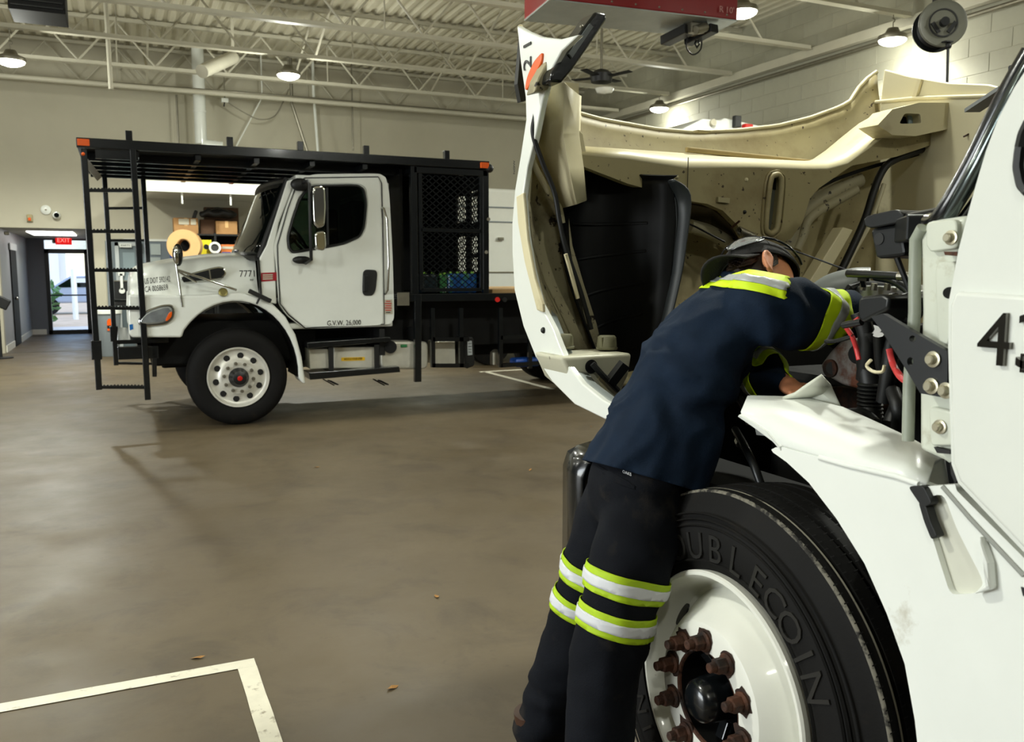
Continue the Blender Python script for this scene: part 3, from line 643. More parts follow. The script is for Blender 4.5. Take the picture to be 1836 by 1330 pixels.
# interior
inn = MB(); inn.bb((A(590, 0, YC).x, YC+.12, zf+.1), (A(640, 0, YC).x, YC+.68, zf+.75)); inn.bb((A(625, 0, YC).x, YC+.12, zf+.7), (A(655, 0, YC).x, YC+.68, zf+1.35))
inn.bb((A(590, 0, YC).x, YCF-.7, zf+.1), (A(640, 0, YC).x, YCF-.15, zf+.75)); inn.bb((A(625, 0, YC).x, YCF-.7, zf+.7), (A(655, 0, YC).x, YCF-.15, zf+1.35))
inn.build('seat', M_under, TA, bevel=.05, seg=3)
dsh = MB().prism([A(x, y, YC+.1) for x, y in ((470, 462), (500, 440), (530, 448), (528, 500), (505, 520))], (0, 1.9, 0)).build('dashboard', M_under, TA, bevel=.03)
sw = A(530, 425, YC+.45); ax = Vector((1, 0, .75)).normalized(); u = ax.orthogonal().normalized(); w_ = ax.cross(u)
MB().tube([sw+(u*math.cos(k*math.pi/12)+w_*math.sin(k*math.pi/12))*.22 for k in range(25)], .016, 8).cyl(sw, sw-ax*.3, .03).bar(sw-u*.2, sw+u*.2, .03, .02).build('steering_wheel', M_blackm, TA, smooth=60)
# windscreen: curved glass between raked pillars
wsr = []
for t in [i/6 for i in range(7)]:
    row = []
    for s in [i/12 for i in range(13)]:
        bx = A(466, 462, YC).x*(1-t)+A(516, 322, YC).x*t; bz = A(466, 462, YC).z*(1-t)+A(516, 322, YC).z*t
        bul = .16*(1-(2*s-1)**2)*(1-.45*t)
        row.append((bx-bul, YC+.05+(YCF-YC-.1)*s, bz+.02*math.sin(math.pi*s)))
    wsr.append(row)
M_ws = mat('windscreen_glass', (6, 10, 9), .04, spec=.45)
ws = MB().grid(wsr).build('windscreen', M_ws, TA, smooth=180, solid=.02)
MB().tube([wsr[i][0] for i in range(7)], .03, 8).build('windscreen_seal', M_blackm, ws, smooth=60)
MB().tube([Vector(p)+Vector((-.02, 0, 0)) for p in wsr[0]], .03, 8).build('windscreen_seal', M_blackm, ws, smooth=60)
MB().tube([Vector(p)+Vector((-.01, 0, .0)) for p in wsr[-1]], .03, 8).build('windscreen_seal', M_blackm, ws, smooth=60)
# A pillar cover and cowl side between hood and door
pil = MB().prism([Vector((A(x, y, YC).x, YC+.0, A(x, y, YC).z)) for x, y in ((466, 462), (478, 440), (515, 324), (540, 317), (524, 338), (500, 400), (492, 442), (496, 545), (466, 540))], (0, .06, 0)).build('cowl_side', M_white, TA, bevel=.012, seg=2, smooth=40)
MB().prism([Vector((p.x, YCF-.06, p.z)) for p in (A(466, 462, YC), A(478, 440, YC), A(515, 324, YC), A(540, 317, YC), A(500, 400, YC), A(492, 442, YC), A(496, 545, YC), A(466, 540, YC))], (0, .06, 0)).build('cowl_side', M_white, TA, bevel=.012)
MB().bb((A(466, 0, YC).x, YC+.05, A(0, 540, YC).z), (A(500, 0, YC).x, YCF-.05, A(0, 466, YC).z)).build('firewall', M_under, TA)
for i in range(3):
    c = Vector((A(533, 0, YC).x+.02, YC+.35+i*.72, A(0, 310, YC).z+.03)); MB().sphere(c, .05, 8, (1.6, 1, .6)).build('roof_marker_lamp', mat('dark_red_lens', (110, 20, 22), .25), TA, smooth=180)
# --- hood: lofted sections
hs = []
XS = [A(x, 500, YS).x for x in (229, 234, 247, 275, 310, 350, 390, 430, 466)]
ZTOP = [A(233, y, YS).z for y in (512, 492, 480, 474, 467, 461, 456, 453, 455)]
for x, zt in zip(XS, ZTOP):
    t = (x-XS[0])/(XS[-1]-XS[0]); yi = .16+.05*t; pin = max(0, .07*(1-t*5))
    zlo = .96
    half = [(.07+pin, zlo), (.07+pin, 1.10), (.075+pin, 1.22+.05*t), (.11+pin, 1.29+.05*t), (yi+pin, min(zt-.02, 1.35+.05*t)), (yi+.04+pin, zt-.12+0*t), (yi+.10+pin, zt-.03), (yi+.24+pin, zt), (.8, zt+.03), (1.15, zt+.04)]
    half = [(y, min(z, zt+.04)) for y, z in half]
    w2 = (YR-YS)
    hs.append([Vector((x, YS+y, z)) for y, z in half]+[Vector((x, YS+w2-y, z)) for y, z in half[::-1][1:]])
XA0, XA1 = A(325, 0, YS).x, A(466, 0, YS).x
# keep only what lies above the wheel arch at the fender: lower edge follows the arch
wc = Vector((1.04, YS, .50)); RARCH = .745
for r in hs:
    x = r[0].x; dx = x-wc.x
    zb = .93 if abs(dx) > .60 else max(.93, wc.z+.755*math.sqrt(1-(dx/.635)**2))
    for k in (0, 1, 2, 3, -1, -2, -3, -4):
        r[k].z = max(r[k].z, zb+(.0, .04, .075, .10)[k if k >= 0 else -k-1])
rows = hs
hood = MB().grid(rows)
n = len(rows[0]); hood.f.append(tuple(range(n)))
hood_o = hood.build('hood', M_white, TA, smooth=50, bevel=0)
q = hood_o.modifiers.new('sub', 'SUBSURF'); q.levels = 2; q.render_levels = 2
# fender panels with the round wheel arch, front corner and trailing skirt
fo = [(237, 605), (231, 599), (229, 560), (230, 528), (300, 530), (360, 529), (430, 524), (466, 532), (490, 546), (512, 568), (530, 600), (541, 640), (548, 688), (541, 686)]
def arch_pt(ang): return Vector((wc.x+(.595 if math.cos(ang) > 0 else .635)*math.cos(ang), 0, wc.z+.755*math.sin(ang)))
inner = [arch_pt(math.radians(a)) for a in range(-3, 142, 8)]
op = [A(x, y, YS) for x, y in fo]
for Y0, dpt in ((YS-.01, .30), (YR+.01, -.30)):
    pts = [Vector((p.x, Y0, p.z)) for p in op]+[Vector((p.x, Y0, p.z)) for p in inner]+[Vector((A(326, 605, YS).x, Y0, A(326, 605, YS).z))]
    fe = MB(); fe.prism(pts, (0, dpt, 0)); f_o = fe.build('fender', M_white, TA, bevel=.035, seg=3, smooth=50)
    pts = [Vector((p.x*1, Y0+dpt*.05, p.z)) for p in inner]
    MB().grid([[p+Vector((0, 0, 0)) for p in pts], [p+Vector((0, dpt*1.9, 0)) for p in pts]]).build('wheel_well', M_under, f_o, solid=.01)
# black gap line at hood rear, strap catch, vent, lamp, badge
line_on('seam', [(463, 466), (467, 520), (468, 534)], .012, M_ink, hood_o, YS+.06)
vy = YS+.165
MB().prism(rnd([A(x, y, vy) for x, y in ((322, 498), (345, 489), (392, 477), (402, 480), (407, 490), (400, 498), (380, 503), (330, 507))], 3, .3), (0, .06, 0)).build('vent_frame', M_chrome, hood_o, bevel=.01)
vg = MB()
for k in range(6):
    a0 = A(326+k*.6, 499.5+k*1.1, vy-.012); b0 = A(401, 481+k*3.1, vy-.012); vg.bar(a0, b0, .012, .012)
MB().prism(rnd([A(x, y, vy-.004) for x, y in ((326, 499), (347, 491), (391, 479.5), (400, 482), (404, 490), (398, 496), (378, 500), (333, 504))], 3, .3), (0, .02, 0)).build('vent_recess', M_blackm, hood_o)
vg.build('vent_slat', M_blackp, hood_o)
MB().bar(A(375, 482, vy-.015), A(378, 502, vy-.015), .012, .01, (0, 1, 0)).build('vent_divider', M_dull, hood_o)
MB().prism(rnd([A(x, y, YS-.035) for x, y in ((247, 572), (262, 556), (290, 546), (308, 545), (315, 554), (312, 572), (298, 583), (262, 586), (248, 583))], 3, .35), (0, .08, 0)).build('headlamp_bezel', M_chrome, f_o if False else hood_o, bevel=.012, smooth=40)
M_hl = mat('headlamp_glass', (196, 204, 210), .12, metal=.75, coat=.6, var=.35, vscale=9)
MB().prism(rnd([A(x, y, YS-.05) for x, y in ((250, 573), (264, 559), (290, 550), (304, 549), (310, 556), (306, 570), (294, 579), (263, 582), (251, 580))], 3, .35), (0, .06, 0)).build('headlamp', M_hl, hood_o, bevel=.015, smooth=40)
MB().prism(rnd([A(x, y, YS-.056) for x, y in ((296, 575), (303, 560), (309, 558), (308, 568), (300, 576))], 2, .3), (0, .05, 0)).build('turn_lamp', M_orange, hood_o, bevel=.006)
MB().lathe([(0, .045), (.008, .045), (.012, .03), (.012, 0)], A(400, 524, YS-.01), (0, -1, .4), 20).build('badge', mat('badge_brass', (128, 120, 74), .3, metal=.8), hood_o)
MB().prism([A(x, y, YS-.015) for x, y in ((232, 582), (238, 581), (239, 590), (233, 592))], (0, .01, 0)).build('blue_sticker', mat('sticker_blue', (28, 100, 170), .4), hood_o)
MB().bar(A(446, 521, YS-.03), A(486, 540, YS-.03), .045, .03, (0, 1, 0)).bar(A(466, 533, YS-.05), A(460, 545, YS-.05), .02, .02, (0, 1, 0)).build('hood_latch', M_blackm, hood_o, bevel=.006)
# lettering
print_on('lettering', 'US DOT 592142', .078, A(283, 502.5, YS+.10), (1, 0, .10), M_ink, hood_o, hood_o, fit=.235)
print_on('lettering', 'CA 0058659', .078, A(281, 517.5, YS+.06), (1, 0, .10), M_ink, hood_o, hood_o, fit=.21)
print_on('lettering', '7771', .095, A(446, 491, YS+.155), (1, 0, .02), M_ink, hood_o, hood_o, fit=.15)
print_on('lettering', 'INF', .03, A(453, 502, YS+.15), (1, 0, 0), M_ink, hood_o, hood_o, fit=.035)
text_on('lettering', 'G.V.W. 26,000', .075, A(617, 579, YC-.015), A(650, 578, YC)-A(584, 580, YC), (0, 0, 1), M_ink, door, fit=.36)
st_ = MB().prism([A(x, y, YC-.004) for x, y in ((468, 489), (496, 488), (496, 503), (468, 505))], (0, .006, 0)).build('red_sticker', mat('sticker_red', (150, 22, 34), .4), pil)
for k in range(3): MB().bar(A(471, 493+k*3.6, YC-.006), A(489, 492.4+k*3.6, YC-.006), .004, .012, (0, 0, 1)).build('print_line', M_wall, st_)
st_ = MB().prism([A(x, y, YC-.006) for x, y in ((688, 537), (703, 537), (704, 563), (688, 563))], (0, .006, 0)).build('paper_sticker', M_wall, cab_o)
for k, (cc, ww) in enumerate([(M_red, 8), (M_red, 12), (M_red, 10), (M_red, 12), (M_red, 10), (M_ink, 8)]): MB().bar(A(696-ww/2, 540+k*4, YC-.009), A(696+ww/2, 540+k*4, YC-.009), .004, .009, (0, 0, 1)).build('print_line', cc, st_)
# grab handle on rear of cab
MB().tube([A(x, y, Y) for x, y, Y in ((685, 372, YC), (688, 374, YC-.06), (694, 395, YC-.07), (697, 470, YC-.07), (695, 520, YC-.06), (691, 527, YC))], .013, 8).build('grab_handle', M_chrome, cab_o, smooth=60)
# mirrors
mr = MB(); mr.tube([A(x, y, Y) for x, y, Y in ((540, 328, YC), (552, 324, YC-.25), (555, 330, YC-.28), (556, 400, YC-.28), (558, 466, YC-.27), (548, 472, YC-.1), (540, 468, YC))], .016, 8)
ma = mr.build('mirror_arm', M_blackm, TA, smooth=60)
MB().sphere(A(538, 331, YC-.05), .075, 8, (1.3, .6, .9)).build('mirror_bracket', M_blackm, ma, smooth=180); MB().sphere(A(541, 466, YC-.05), .06, 8, (1.6, .6, .7)).build('mirror_bracket', M_blackm, ma, smooth=180)
MB().prism(rnd([A(x, y, YC-.36) for x, y in ((560, 334), (583, 333), (585, 370), (583, 404), (571, 410), (562, 400))], 3, .25), (0, .1, 0)).build('mirror_head', M_chrome, ma, bevel=.03, seg=3, smooth=60)
MB().prism(rnd([A(x, y, YC-.36) for x, y in ((564, 416), (584, 413), (586, 440), (581, 450), (566, 447))], 3, .3), (0, .1, 0)).build('convex_mirror_head', M_chrome, ma, bevel=.035, seg=3, smooth=60)
# hood mirror on its tripod
tp = MB().tube([A(312, 452, YS+.02), A(320, 500, YS-.02), A(327, 550, YS-.01)], .012, 8).tube([A(318, 484, YS), A(368, 500, YS-.02), A(424, 520, YS)], .012, 8).tube([A(318, 486, YS), A(352, 506, YS+.08)], .01, 8).build('mirror_tripod', M_chrome, TA, smooth=60)
MB().sphere(A(319, 457, YS), .11, 12, (.42, .55, 1.0)).build('hood_mirror', M_black, tp, smooth=180); MB().sphere(A(316, 457, YS-.03), .10, 12, (.35, .35, .95)).build('mirror_glass', M_chrome, tp, smooth=180)
far = MB().tube([A(423, 466, YR-.1), A(423, 432, YR-.1), A(436, 434, YR-.1), A(441, 462, YR-.1)], .015, 8).build('mirror_tripod', M_blackm, TA, smooth=60)
# --- wheels
M_alua = mat('wheel_aluminium', (214, 212, 202), .38, metal=.3, var=.06, vscale=14)
def wheel(cx, y, sgn, name='wheel'):
    c = Vector((cx, y, .49)); ax = Vector((0, sgn, 0))    # ax points outward
    t = MB().lathe([(-.02, .30), (-.005, .33), (.0, .40), (-.01, .44), (-.035, .475), (-.06, .488), (-.10, .490), (-.105, .480), (-.115, .480), (-.12, .490), (-.17, .49), (-.175, .48), (-.185, .48), (-.19, .49), (-.24, .485), (-.27, .46), (-.29, .40), (-.28, .30)], c, ax, 64, closed=True).build('tyre', M_rubber, TA, smooth=35)
    rp = [(-.005, .305), (.006, .30), (.004, .29), (-.02, .282), (-.03, .27), (-.035, .26)]
    rim = MB().lathe(rp+[(-.04, .225), (-.02, .18), (.0, .165), (.005, .12), (.0, .085)], c, ax, 64, caps=False).build('rim', M_alua, t, smooth=35)
    for k in range(10):
        a = 2*math.pi*(k+.3)/10; d = Vector((math.cos(a), 0, math.sin(a)))
        MB().cyl(c+d*.220+ax*(-.05), c+d*.220+ax*(-.026), .031, n=16).build('hand_hole', M_ink, t)
        a += .31; d = Vector((math.cos(a), 0, math.sin(a)))
        MB().cyl(c+d*.142+ax*0, c+d*.142+ax*.035, .019, .016, n=8).build('lug_nut', M_dull, t)
    MB().lathe([(-.0, .1), (.02, .095), (.06, .07), (.09, .065), (.10, .04), (.10, 0)], c, ax, 32).build('hub', M_blackp, t, smooth=40)
    MB().lathe([(.10, .025), (.106, .02), (.108, 0)], c, ax, 20).build('hub_plug', M_red, t)
    return t
wheel(1.04, YS-.02, -1); wheel(1.04, YR+.02, 1)
wheel(5.6, YS-.02, -1); wheel(5.6, YR+.02, 1)
# --- chassis
ch = MB(); ch.bb((.35, 9.55, .55), (7.2, 9.7, .85)); ch.bb((.35, 10.5, .55), (7.2, 10.65, .85)); ch.bb((.9, 9.2, .40), (1.2, 11.0, .58)); ch.bb((5.45, 9.2, .38), (5.75, 11.0, .6))
ch.bb((.25, 9.3, .60), (1.9, 10.9, 1.05)); ch.bb((1.5, 9.5, .5), (2.8, 10.7, .95))
chs = ch.build('chassis', M_under, TA, bevel=.02)
# front bumper and ladder platform
pf = MB(); pz = A(200, 615, YS).z
MB().bb((A(178, 0).x, YS+.1, pz-.02), (A(255, 0).x+.1, YR-.1, pz+.02)).build('bumper_step', M_black, chs, bevel=.006)
MB().bb((A(178, 0).x, YS-.02, pz-.16), (A(255, 0).x, YS+.06, pz-.04)).bb((A(178, 0).x, YR-.06, pz-.16), (A(255, 0).x, YR+.02, pz-.04)).bb((A(215, 0).x, YS+.06, pz-.14), (A(232, 0).x, YR-.06, pz-.03)).bb((A(232, 0).x, 9.55, pz-.18), (.7, 9.7, pz-.05)).bb((A(232, 0).x, 10.5, pz-.18), (.7, 10.65, pz-.05)).build('front_bumper', M_black, chs, bevel=.006)
MB().bar(A(262, 630, YS), A(262, 668, YS), .05, .05).bar(A(277, 620, YS), A(277, 675, YS), .04, .04).build('bumper_bracket', M_black, chs)
# ladders, near and far
def ladder(Y, far=False):
    off = V(193, 400, Y=YR).x-A(159, 400, YS).x if far else 0
    p = lambda x, y: Vector((A(x, y, YS).x+off, Y, A(x, y, YS).z))
    a0, a1, b0, b1 = p(150, 268), p(178, 698), p(238, 268), p(265, 716)
    r = MB().bar(a0, a1, .055, .055, (0, 1, 0)).build('ladder', M_black, TA, bevel=.006)
    MB().bar(b0, b1, .055, .055, (0, 1, 0)).build('ladder_rail', M_black, r, bevel=.006)
    for yy in (340, 412, 481, 549, 612, 693):
        t = (yy-268)/430; t2 = (yy-268)/448
        u = a0+(a1-a0)*t; v = b0+(b1-b0)*t2
        if yy == 612: continue
        MB().bar(u, v, .05, .03, (0, 0, 1)).build('ladder_rung', M_black, r, bevel=.004)
        tb = MB(); nn = 14
        for k in range(nn): tb.box(u+(v-u)*(k+.5)/nn+Vector((0, 0, .018)), (.014, .04, .012))
        if not far: tb.build('rung_grip', M_black, r)
    MB().bb((a0.x-.03, Y-.03, pz-.15), (a0.x+.06, Y+.05, pz+.03)).build('ladder_foot_plate', M_black, r, bevel=.006)
    return r
ladder(YS-.02); ladder(YR, True)
# --- roof rack plate with rails
rk0 = A(137, 262); rk1 = A(876, 290); zt = .5*(A(140, 255).z+A(875, 284).z); zr = zt-.085
rack = MB().bb((rk0.x+.04, YS+.02, zr), (rk1.x-.02, YR-.02, zr+.03)).build('rack_plate', mat('glossy_black_sheet', (5, 6, 7), .26, spec=.05, bump=.12, bscale=5), TA)
for Y in (YS, YR): MB().bar((rk0.x, Y, zt-.04), (rk1.x, Y, zt-.04), .05, .09).build('side_rail', M_black, rack, bevel=.006)
for x in (rk0.x+.03, rk1.x-.03): MB().bar((x, YS+.03, zt-.04), (x, YR-.03, zt-.04), .05, .09).build('end_rail', M_black, rack, bevel=.006)
for x in [rk0.x+.5+.55*k for k in range(6)]: MB().bar((x, YS+.03, zr-.03), (x, YR-.03, zr-.03), .05, .05).build('cross_bearer', M_black, rack)
for k in range(1, 6): MB().bar((rk0.x+.06, YS+k*.385, zr-.035), (rk1.x-.06, YS+k*.385, zr-.035), .045, .07).build('shade_bar', M_black, rack)  # bars added to hide the plate's reflections and keep the underside black
MB().bar(A(150, 285), A(178, 320, YS+.6), .06, .012, (0, 1, 0)).build('corner_gusset', M_black, rack); 
MB().bar((A(156, 0).x, YS+.0, zr-.05), (A(234, 0).x, YS+.0, zr-.05), .02, .08).build('ladder_top_bar', M_black, rack)
for px in (232, 412, 538, 656, 800): 
    p = A(px, 262, YS+.05); MB().box((p.x, YS+.05, zt+.05), (.06, .06, .10)).build('rail_stub', M_black, rack, bevel=.005)
for p, m in (((rk0.x+.06, YS-.03, zt-.04), M_orange), ((rk1.x-.06, YS-.03, zt-.045), M_orange)):
    MB().box(p, (.10, .02, .06)).build('marker_reflector', m, rack, bevel=.004)
MB().sphere(A(149, 276, YS-.05), .016, 8).build('round_marker', M_orange, rack, smooth=180)
# --- headboard cage behind the cab
xa, xb = A(738, 0).x, A(873, 0).x; zb_ = A(735, 527).z
cage = MB().bar((xa, YS+.03, zr-.04), (xb, YS+.03, zr-.04), .07, .07).build('cage_frame', M_black, TA, bevel=.005)
for x in (xa, xb-.02):
    for Y in (YS+.03, YR-.03): MB().bar((x, Y, zb_), (x, Y, zr), .07, .07).build('cage_post', M_black, cage, bevel=.005)
pbt = A(748, 684); MB().bar((xa+.02, YS-.01, zb_), (pbt.x, YS-.01, pbt.z), .075, .06).build('front_leg', M_black, cage, bevel=.005)
fx0, fx1 = A(750, 0).x, A(862, 0).x; z0_, z1_ = A(750, 520).z, A(750, 302).z
fr = MB()
for a, b in (((fx0, z0_), (fx0, z1_)), ((fx1, z0_), (fx1, z1_)), ((fx0, z1_), (fx1, z1_)), ((fx0, z0_), (fx1, z0_)), ((fx0, (z0_+z1_)/2), (fx1, (z0_+z1_)/2))):
    fr.bar((a[0], YS+.02, a[1]), (b[0], YS+.02, b[1]), .04, .04, (0, 1, 0))
dfr = fr.build('cage_door', M_black, cage, bevel=.004)
def lattice(x0, x1, z0, z1, Y, name, parent, px=.075, pz_=.034, th=.010):
    m = MB(); nx = int((x1-x0)/px); nz = int((z1-z0)/pz_)
    for i in range(nx):
        for k in range(nz):
            x = x0+(x1-x0)*(i+(.5 if k % 2 else 0))/nx; z = z0+(z1-z0)*k/nz; dx = (x1-x0)/nx/2; dz = (z1-z0)/nz
            for sgx in (1, -1):
                a = Vector((x, Y, z)); b = Vector((x+sgx*dx, Y, z+dz)); q = Vector((b-a)).normalized(); s = Vector((-q.z, 0, q.x))*th/2
                m.add([a-s, a+s, b+s, b-s], [(0, 1, 2, 3)])
    return m.build(name, M_black, parent, kind='stuff', fix=False)
lattice(fx0+.02, fx1-.02, z0_+.02, z1_-.02, YS+.03, 'expanded_mesh', cage)
# far side closed; the rear end has two open strips covered by mesh
MB().bb((xa, YR-.06, zb_), (xb, YR-.03, zr)).build('far_panel', M_blackm, cage)
def Rr(px, py=400): return V(px, py, X=xb+.015)
def rp_box(l, r, t=None, b=None):
    y0_, y1_ = sorted((Rr(l).y, Rr(r).y))
    z1 = zr if t is None else Rr((l+r)/2, t).z; z0 = zb_ if b is None else Rr((l+r)/2, b).z
    return MB().bb((xb, max(y0_, YS+.07), z0), (xb+.02, min(y1_, YR-.06), z1))
for l, r in ((700, 821), (837, 846), (858, 872)): rp_box(l, r).build('rear_panel', M_blackm, cage)
for l, r, bars in ((821, 837, ((296, 352), (399, 424), (488, 530))), (846, 858, ((296, 342), (345, 353), (400, 424), (455, 462), (488, 530)))):
    for t, b_ in bars: rp_box(l, r, t, b_).build('rear_crossbar', M_blackm, cage)
    y1_, y0_ = Rr(l).y, Rr(r).y; m = MB(); ny = max(2, int((y1_-y0_)/.06)); nz = int((zr-zb_)/.034)
    for i in range(ny):
        for k in range(nz):
            y = y0_+(y1_-y0_)*(i+(.5 if k % 2 else 0))/ny; z = zb_+(zr-zb_)*k/nz; dy = (y1_-y0_)/ny/2; dz = (zr-zb_)/nz
            for g in (1, -1): m.bar((xb+.01, y, z), (xb+.01, y+g*dy, z+dz), .012, .006, (1, 0, 0))
    m.build('expanded_mesh', M_black, cage, kind='stuff', fix=False)
MB().bb((xa-.05, YS+.35, zb_), (xa-.02, YR-.1, zr)).build('front_panel', M_blackm, cage)
MB().sphere(A(877, 302, YS), .05, 8).bar(A(872, 302, YS), A(879, 300, YS), .02, .02).build('side_lamp', M_blackm, cage)
for x, y in ((876, 393), (872, 452)): MB().cyl(A(x, y, YS-.02), A(x, y, YS+.05), .02).build('bolt_head', M_dull, cage)
# --- bed and gear below
bd_ = MB().bb((xa-.08, YS-.02, A(0, 551).z), (7.6, YS+.08, zb_)).bb((xa-.08, YR-.08, A(0, 551).z), (7.6, YR+.02, zb_)).bb((xa-.08, YS, zb_-.05), (7.6, YR, zb_-.01)).build('flatbed', M_black, TA, bevel=.005)
MB().bb((xb+.1, YS+.1, zb_-.01), (7.5, YR-.1, zb_+.04)).build('bed_planks', mat('bed_wood', (170, 138, 92), .7, var=.1), bd_)
for px in (892, 905): MB().cyl(A(px, 537, YS-.03), A(px, 537, YS-.05), .028).build('side_marker', M_red if px == 892 else M_black, bd_)
for px in (718,): MB().box(A(723, 536, YS-.03), (.13, .02, .14)).build('mud_plate', M_dull, bd_)
for x0, x1 in ((775, 778), (826, 830), (897, 902), (950, 955)): 
    a = A(x0, 552); b = A(x1, 658 if x0 < 950 else 660); MB().bar((a.x, YS, a.z), (a.x, YS, b.z), .045, .045).build('hanger_post', M_black, bd_)
for a_, b_ in (((775, 608), (840, 608)), ((775, 655), (840, 655)), ((897, 655), (1000, 648)), ((897, 605), (1000, 600))): MB().bar(A(*a_), A(*b_), .045, .045).build('tool_rack_rail', M_black, bd_)
# fuel tank, steps, box
M_brush = mat('brushed_aluminium', (206, 203, 188), .36, metal=.35, var=.08, vscale=9)
y0 = YS+.12
tk = MB().prism(rnd([A(x, y, y0) for x, y in ((683, 612), (765, 612), (768, 620), (768, 655), (762, 662), (690, 662), (683, 655))], 3, .3), (0, .5, 0)).build('fuel_tank', M_brush, TA, bevel=.05, seg=4, smooth=50)
MB().cyl(A(700, 622, y0+.02), A(700, 622, y0-.04), .07).build('filler_cap', M_under, tk); MB().box(A(724, 620, y0-.005), (.07, .01, .03)).build('green_sticker', mat('sticker_green', (46, 120, 70), .4), tk)
for x in (738, 674): MB().bb((A(x, 0, y0).x-.03, y0-.015, A(0, 664, y0).z), (A(x, 0, y0).x+.03, y0+.52, A(0, 608, y0).z)).build('tank_strap', M_blackm, tk)
MB().prism([A(x, y, y0) for x, y in ((554, 625), (588, 625), (590, 660), (556, 662))], (0, .4, 0)).build('battery_box', M_brush, TA, bevel=.01)
bx = MB().prism([A(x, y, y0) for x, y in ((598, 622), (672, 622), (672, 660), (598, 660))], (0, .45, 0)).build('tool_tank', M_brush, TA, bevel=.01)
ys_ = MB().prism([A(x, y, y0-.006) for x, y in ((612, 641), (654, 640), (654, 646), (612, 647))], (0, .006, 0)).build('yellow_sticker', mat('sticker_yellow', (226, 180, 34), .4), bx)
text_on('lettering', 'WATCH YOUR STEP', .03, A(633, 643.5, y0-.009), A(650, 643, y0)-A(616, 644, y0), (0, 0, 1), M_ink, ys_, fit=.20)
stp = MB().prism([A(x, y, YS) for x, y in ((551, 614), (700, 604), (702, 612), (552, 625))], (0, .3, 0)).prism([A(x, y, YS) for x, y in ((553, 668), (716, 657), (718, 667), (556, 681))], (0, .3, 0)).build('side_step', M_black, TA, bevel=.006)
for x in (593, 675): MB().bar(A(x, 618, YS+.05), A(x+1, 670, YS+.05), .05, .03).build('step_bracket', M_blackm, stp)
for x in (590, 680): MB().bar(A(x, 682, YS+.1), A(x+14, 689, YS+.12), .08, .012).bar(A(x-10, 680, YS+.2), A(x+8, 690, YS+.2), .08, .012).build('step_foot', M_under, stp)
sb = MB().prism([A(x, y, y0) for x, y in ((779, 612), (816, 611), (817, 653), (780, 654))], (0, .4, 0)).build('shiny_tool_box', M_brush, TA, bevel=.01)
bk = MB().prism(rnd([A(x, y, YS+.05) for x, y in ((833, 604), (850, 604), (852, 655), (835, 662))], 3, .2), (0, .4, 0)).build('black_cylinder_box', M_blackm, TA, bevel=.03)
MB().prism([A(x, y, YS+.03) for x, y in ((838, 611), (846, 611), (847, 636), (839, 637))], (0, .02, 0)).build('paper_label', mat('label_paper', (170, 176, 178), .5), bk)
for k in range(4): MB().bar(A(840, 616+k*5, YS+.025), A(845, 616+k*5, YS+.025), .004, .006, (0, 0, 1)).build('print_line', M_ink, bk)
MB().bb((2.5, 9.3, .7), (5.2, 10.9, zb_-.06)).build('underbed_box', M_under, TA)
bl = A(930, 648, YS+.2); tag(MB().box((bl.x+.05, YS+.14, bl.z), (.32, .2, .1)).build('blue_jug', mat('blue_plastic', (24, 70, 150), .4), bevel=.03), 'blue plastic jug lying on the low rack of the truck', 'jug')
cy = A(885, 640, YS+.25); tag(MB().lathe([(-.08, .0), (-.08, .06), (.06, .06), (.09, .03), (.1, .0)], (cy.x, YS+.2, cy.z), (0, 0, 1)).build('metal_canister', M_dull, smooth=40), 'small pale metal canister on the rack under the truck bed', 'canister')
# water cases inside the cage
M_wb = mat('blue_wrap', (30, 74, 132), .25, coat=.4, var=.6, vscale=22, dirt=(60, 120, 60), dscale=16, dcut=(.55, .62)); M_wg = mat('green_wrap', (52, 110, 62), .25, coat=.4, var=.5, vscale=24, dirt=(220, 226, 222), dscale=18, dcut=(.6, .66))
M_cap = mat('lime_cap', (120, 170, 60), .4)
for i, (x0, x1, zt_, m, lb, dy) in enumerate([(757, 786, 491, mat('dark_wrap', (20, 34, 40), .3, coat=.3, var=.6, vscale=20), 'dark shrink-wrapped bottle case at the left inside the mesh cage', .12), (789, 803, 492, M_wg, 'green shrink-wrapped bottle case inside the mesh cage', .14), (804, 856, 490, M_wb, 'blue shrink-wrapped bottle case inside the mesh cage', .12)]):
    a = A(x0, zt_, YS+dy); b = A(x1, 522, YS+dy)
    t = thing('bottle_case', lb, 'bottles', ((a.x+b.x)/2, YS+dy+.2, zb_), 'bottle cases inside the cage')
    MB().bb((a.x, YS+dy, zb_+.002), (b.x, YS+dy+.4, a.z)).build('shrink_wrap', m, t, bevel=.025, seg=3)
    n = max(2, int((b.x-a.x)/.07))
    for k in range(n): MB().cyl((a.x+(b.x-a.x)*(k+.5)/n, YS+dy+.05, a.z-.01), (a.x+(b.x-a.x)*(k+.5)/n, YS+dy+.05, a.z+.02), .018, n=10).build('bottle_cap', M_cap, t)
